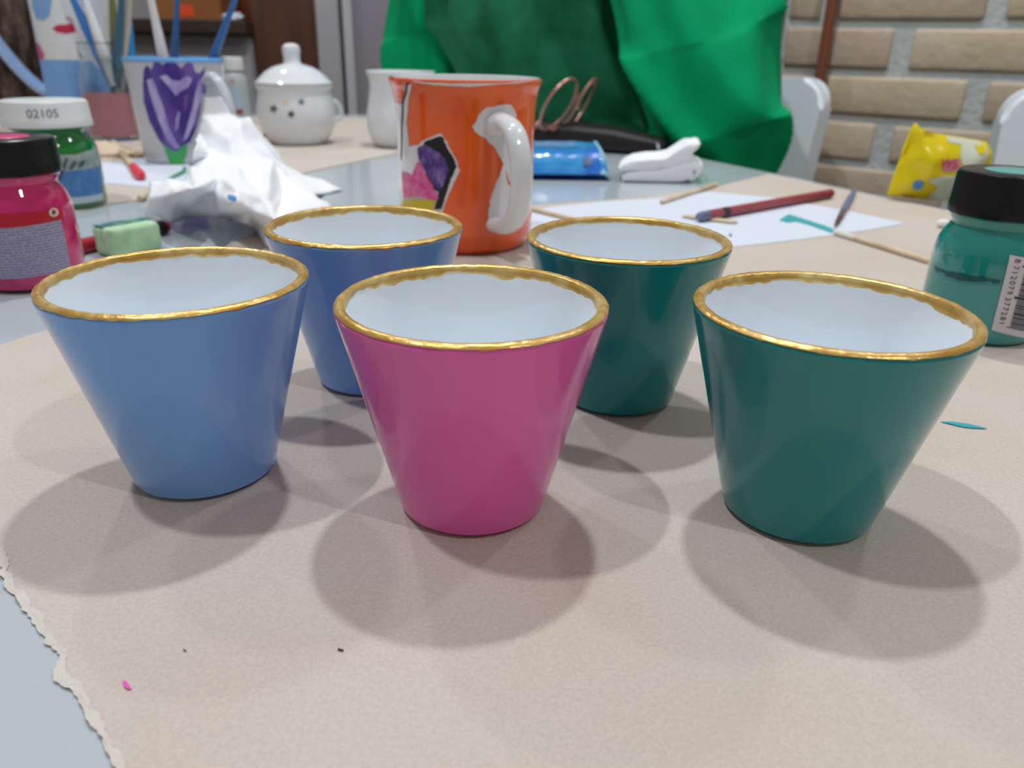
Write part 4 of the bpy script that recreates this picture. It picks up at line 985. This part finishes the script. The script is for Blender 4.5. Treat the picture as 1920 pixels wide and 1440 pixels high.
# ------------------------------------------------------------------ marker and green sponge
t, d, r = lying('marker_pen', 'red and black marker pen lying behind green sponge', 'marker', (128, 468), (312, 425), 0.0050, 0.0)
obj('barrel', tube([d*0.0, d*0.3], r, 16), mat('marker_red', (168, 22, 48), 0.3, coat=0.3), t, label='red barrel')
obj('clear_section', tube([d*0.3, d*0.86], r*0.92, 16), mat('marker_plum', (120, 60, 84), 0.2, coat=0.3), t)
obj('cap', tube([d*0.86, d*0.955], r*1.08, 16), M_black_lid, t, label='black cap')
obj('cap_end', tube([d*0.955, d*0.995, d*1.0], [r*0.95, r*0.9, r*0.4], 16), mat('marker_red', (168, 22, 48), 0.3), t)
sp0, sp1 = P(209, 486, 0.0), P(304, 467, 0.0)
sd_ = (sp1-sp0); L = sd_.length
spg = thing('sponge', 'small pale green foam sponge roller before marker pen', 'sponge', (sp0+sp1)/2+Vector((0, 0, 0.0002)), math.atan2(sd_.y, sd_.x))
bm = box_bm(L, 0.022, 0.0185, bevel=0.003, seg=3, c=(0, 0.008, 0.00925))
bmesh.ops.subdivide_edges(bm, edges=list(bm.edges), cuts=2, use_grid_fill=True)
for v in bm.verts: v.co += v.co.normalized()*0.0006*noise.noise(v.co*300); v.co.z = max(v.co.z, 0.0001)
obj('foam', bm, mat('green_foam', (188, 226, 186), 0.95, rgb2=(172, 214, 172), nscale=120, bump=0.0006, bscale=500), spg)
obj('stained_top', box_bm(L*0.94, 0.012, 0.0006, c=(0, 0.0125, 0.0187)), mat('sponge_stain', (62, 112, 120), 0.8, rgb2=(150, 196, 170), nscale=60), spg, smooth=False, label='teal stained top')

# ------------------------------------------------------------------ chairs
M_chair = mat('white_chair_plastic', (222, 232, 240), 0.35)
def chair(label, p, facing, ztop, w):
    t = thing('chair', label, 'chair', (p[0], p[1], FLOOR), facing, 'white plastic chairs')
    zt = ztop-FLOOR
    def rounded(w, z0, z1, rad, k=8):
        out = []
        for cx, cz, a0 in ((w/2-rad, z1-rad, 0), (-w/2+rad, z1-rad, PI/2), (-w/2+rad, z0+rad, PI), (w/2-rad, z0+rad, 1.5*PI)):
            for i in range(k+1): a = a0+PI/2*i/k; out.append((cx+rad*math.cos(a), cz+rad*math.sin(a)))
        return out
    pr = rounded(w, 0.44, zt, 0.045); n = len(pr)
    bm = bmesh.new(); th = 0.03
    fr = [bm.verts.new((x, -th/2+0.10*((z-0.44)/0.5)**2-0.02*math.cos(x/w*PI), z)) for x, z in pr]; bk = [bm.verts.new((x, th/2+0.10*((z-0.44)/0.5)**2-0.02*math.cos(x/w*PI), z)) for x, z in pr]
    f1 = bm.faces.new(fr); f2 = bm.faces.new(bk[::-1])
    for i in range(n): bm.faces.new((fr[i], bk[i], bk[(i+1) % n], fr[(i+1) % n]))
    ed = [e for e in bm.edges if (e.verts[0] in fr and e.verts[1] in fr) or (e.verts[0] in bk and e.verts[1] in bk)]
    bmesh.ops.bevel(bm, geom=ed, offset=0.007, segments=3, affect='EDGES')
    obj('backrest', bm, M_chair, t)
    obj('seat', box_bm(w, 0.42, 0.03, bevel=0.012, seg=3, c=(0, -0.2, 0.44)), M_chair, t)
    for sx in (-1, 1):
        for y, lean in ((-0.36, 0), (0.0, 0.05)):
            obj('leg', tube([(sx*(w/2-0.04), y, 0.43), (sx*(w/2-0.02), y+lean, 0.0)], [0.018, 0.013], 12), M_chair, t)
    return t
ztop = at(1520, 146, 1.36).z
chair('white plastic chair the person in green sits on', (0.340, 1.437), math.radians(-53), ztop, 0.37)
chair('white plastic chair at right edge behind black lidded jar', (at(1850, 260, 1.02).x+0.245, 1.0), math.radians(-10), at(1920, 168, 0.98).z, 0.42)

# ------------------------------------------------------------------ person in green
pb = Vector((0.10, 1.42, FLOOR))
per = thing('person', 'seated person in dark green apron over bright green long sleeves', 'person', pb)
M_skin = mat('skin', (206, 160, 134), 0.5, sss=0.1); M_apron = mat('dark_green_cloth', (24, 106, 68), 0.9, rgb2=(42, 130, 94), nscale=12, spec=0.2, bump=0.0006, bscale=400)
M_sleeve = mat('bright_green_cloth', (0, 160, 102), 0.9, rgb2=(0, 146, 92), nscale=9, spec=0.15)
def skin_mesh(name, nodes, edges, m_, parent):
    me = bpy.data.meshes.new(name); me.from_pydata([n[0] for n in nodes], edges, []); o = link(name, me, m_, parent)
    o.modifiers.new('skin', 'SKIN'); sv = me.skin_vertices[0].data
    for i, n in enumerate(nodes): sv[i].radius = (n[1], n[2] if len(n) > 2 else n[1]); 
    sv[0].use_root = True
    s = o.modifiers.new('smooth', 'SUBSURF'); s.levels = 2; s.render_levels = 2
    for p in me.polygons: p.use_smooth = True
    return o
def L_(x, y, z): return Vector((x, y, z))-pb
nodes = [(L_(.27, 1.42, -.19), .115, .10), (L_(.18, 1.43, -.05), .11, .09), (L_(.10, 1.45, .10), .12, .09), (L_(.06, 1.44, .28), .12, .09), (L_(.045, 1.42, .39), .06, .06), (L_(.035, 1.40, .45), .05, .05), (L_(.02, 1.38, .53), .075, .085), (L_(.018, 1.375, .61), .085, .095), (L_(.018, 1.38, .68), .06, .07),
         (L_(.21, 1.30, .33), .06), (L_(.26, 1.14, .0), .045), (L_(.20, 1.20, -.10), .035), (L_(.12, 1.26, -.12), .03),
         (L_(-.10, 1.52, .33), .06), (L_(-.13, 1.56, .08), .045), (L_(-.02, 1.62, -.08), .035), (L_(.08, 1.55, -.12), .03),
         (L_(.25, 1.34, -.205), .085), (L_(.0, 1.19, -.215), .07), (L_(.0, 1.20, -.50), .05), (L_(-.02, 1.18, -.70), .04),
         (L_(.19, 1.50, -.205), .085), (L_(-.04, 1.37, -.215), .07), (L_(-.04, 1.38, -.50), .05), (L_(-.06, 1.36, -.70), .04)]
edges = [(0, 1), (1, 2), (2, 3), (3, 4), (4, 5), (5, 6), (6, 7), (7, 8), (3, 9), (9, 10), (10, 11), (11, 12), (3, 13), (13, 14), (14, 15), (15, 16), (0, 17), (17, 18), (18, 19), (19, 20), (0, 21), (21, 22), (22, 23), (23, 24)]
skin_mesh('body', nodes, edges, M_skin, per)
def loft(secs, n=96, fold=0.01, seed=0, fk=14, twist=0.0):
    """secs: (center, half width axis vector, half depth axis vector)"""
    V, F = [], []; m_ = 70
    for j in range(m_+1):
        s = j/m_*(len(secs)-1); i0 = min(int(s), len(secs)-2); f = s-i0; f = f*f*(3-2*f)
        c = secs[i0][0].lerp(secs[i0+1][0], f); a = secs[i0][1].lerp(secs[i0+1][1], f); b = secs[i0][2].lerp(secs[i0+1][2], f)
        for i in range(n):
            t = 2*PI*i/n; d = a*math.cos(t)+b*math.sin(t)
            ph = fk*t+twist*s+1.6*math.sin(s*1.3+seed)+seed+2.0*noise.noise(Vector((math.cos(t)*1.5, math.sin(t)*1.5, s*0.8+seed+7)))
            k = 1+fold/0.15*((1.1-1.7*abs(math.sin(ph*0.5)))*(0.55+0.6*noise.noise(Vector((math.cos(t)*2, math.sin(t)*2, s+seed))))+0.9*noise.noise(Vector((math.cos(t)*2.2, math.sin(t)*2.2, s*1.0+seed))))
            V.append(c+d*k)
    for j in range(m_):
        for i in range(n): F.append((j*n+i, j*n+(i+1) % n, (j+1)*n+(i+1) % n, (j+1)*n+i))
    F.append(tuple(range(n))[::-1]); F.append(tuple(m_*n+i for i in range(n)))
    return V, F
AC = Vector((0.86, -0.5, 0)); FC = Vector((-0.5, -0.86, 0))
secs = [(L_(.26, 1.43, -.24), AC*0.15, FC*0.12), (L_(.18, 1.45, -.06), AC*0.18, FC*0.115), (L_(.10, 1.46, .02), AC*0.205, FC*0.115), (L_(.035, 1.44, .15), AC*0.205, FC*0.125), (L_(.03, 1.43, .27), AC*0.20, FC*0.12), (L_(.045, 1.43, .36), AC*0.15, FC*0.09), (L_(.045, 1.42, .41), AC*0.07, FC*0.065)]
obj('apron', loft(secs, 220, 0.017, 1.0, 16), M_apron, per, sharp=180, label='dark green apron')
sl = [(L_(.13, 1.32, .37), .075), (L_(.20, 1.24, .27), .105), (L_(.243, 1.165, .15), .105), (L_(.277, 1.13, .04), .090), (L_(.292, 1.15, -.05), .075), (L_(.22, 1.20, -.11), .06), (L_(.15, 1.24, -.12), .045)]
def arm(sl, seed):
    ss = []
    for k, (c, r) in enumerate(sl):
        ss.append((c, Vector((0.93, -0.2, 0.25)).normalized()*r, Vector((-0.2, -0.95, -0.15)).normalized()*r))
    return loft(ss, 120, 0.026, seed, 5, 2.6)
obj('sleeve', arm(sl, 2.0), M_sleeve, per, sharp=180, label='bright green sleeve')
sl2 = [(L_(-.07, 1.53, .37), .07), (L_(-.135, 1.55, .27), .085), (L_(-.155, 1.56, .16), .085), (L_(-.165, 1.565, .07), .085), (L_(-.12, 1.60, -.02), .07), (L_(-.02, 1.60, -.10), .055)]
obj('sleeve', arm(sl2, 5.0), M_sleeve, per, sharp=180, label='bright green sleeve')
bm = bmesh.new(); bmesh.ops.create_uvsphere(bm, u_segments=32, v_segments=20, radius=0.105)
for v in bm.verts:
    v.co.z *= 1.15; v.co.y *= 1.08
    if v.co.y < -0.02 and v.co.z < 0.05: v.co *= 0.72
    v.co += v.co.normalized()*0.004*noise.noise(v.co*40)
obj('hair', bm, mat('brown_hair', (84, 62, 48), 0.6), per, loc=L_(.02, 1.395, .635))
for s in (-1, 1):
    obj('eye', lathe([(0, -0.011), (0.008, -0.007), (0.011, 0), (0.008, 0.007), (0, 0.011)], 16), mat('eye_white', (235, 235, 232), 0.2), per, loc=L_(.018+s*0.032-0.02, 1.30, .60))
obj('nose', lathe([(0, -0.018), (0.013, -0.012), (0.011, 0.0), (0.006, 0.016), (0, 0.024)], 16), M_skin, per, loc=L_(-.02, 1.287, .575))
obj('mouth', tube([(-0.024, 0, 0), (0, -0.008, -0.002), (0.024, 0, 0)], [0.003, 0.006, 0.003], 8), mat('lips', (170, 92, 88), 0.5), per, loc=L_(-.015, 1.295, .545))
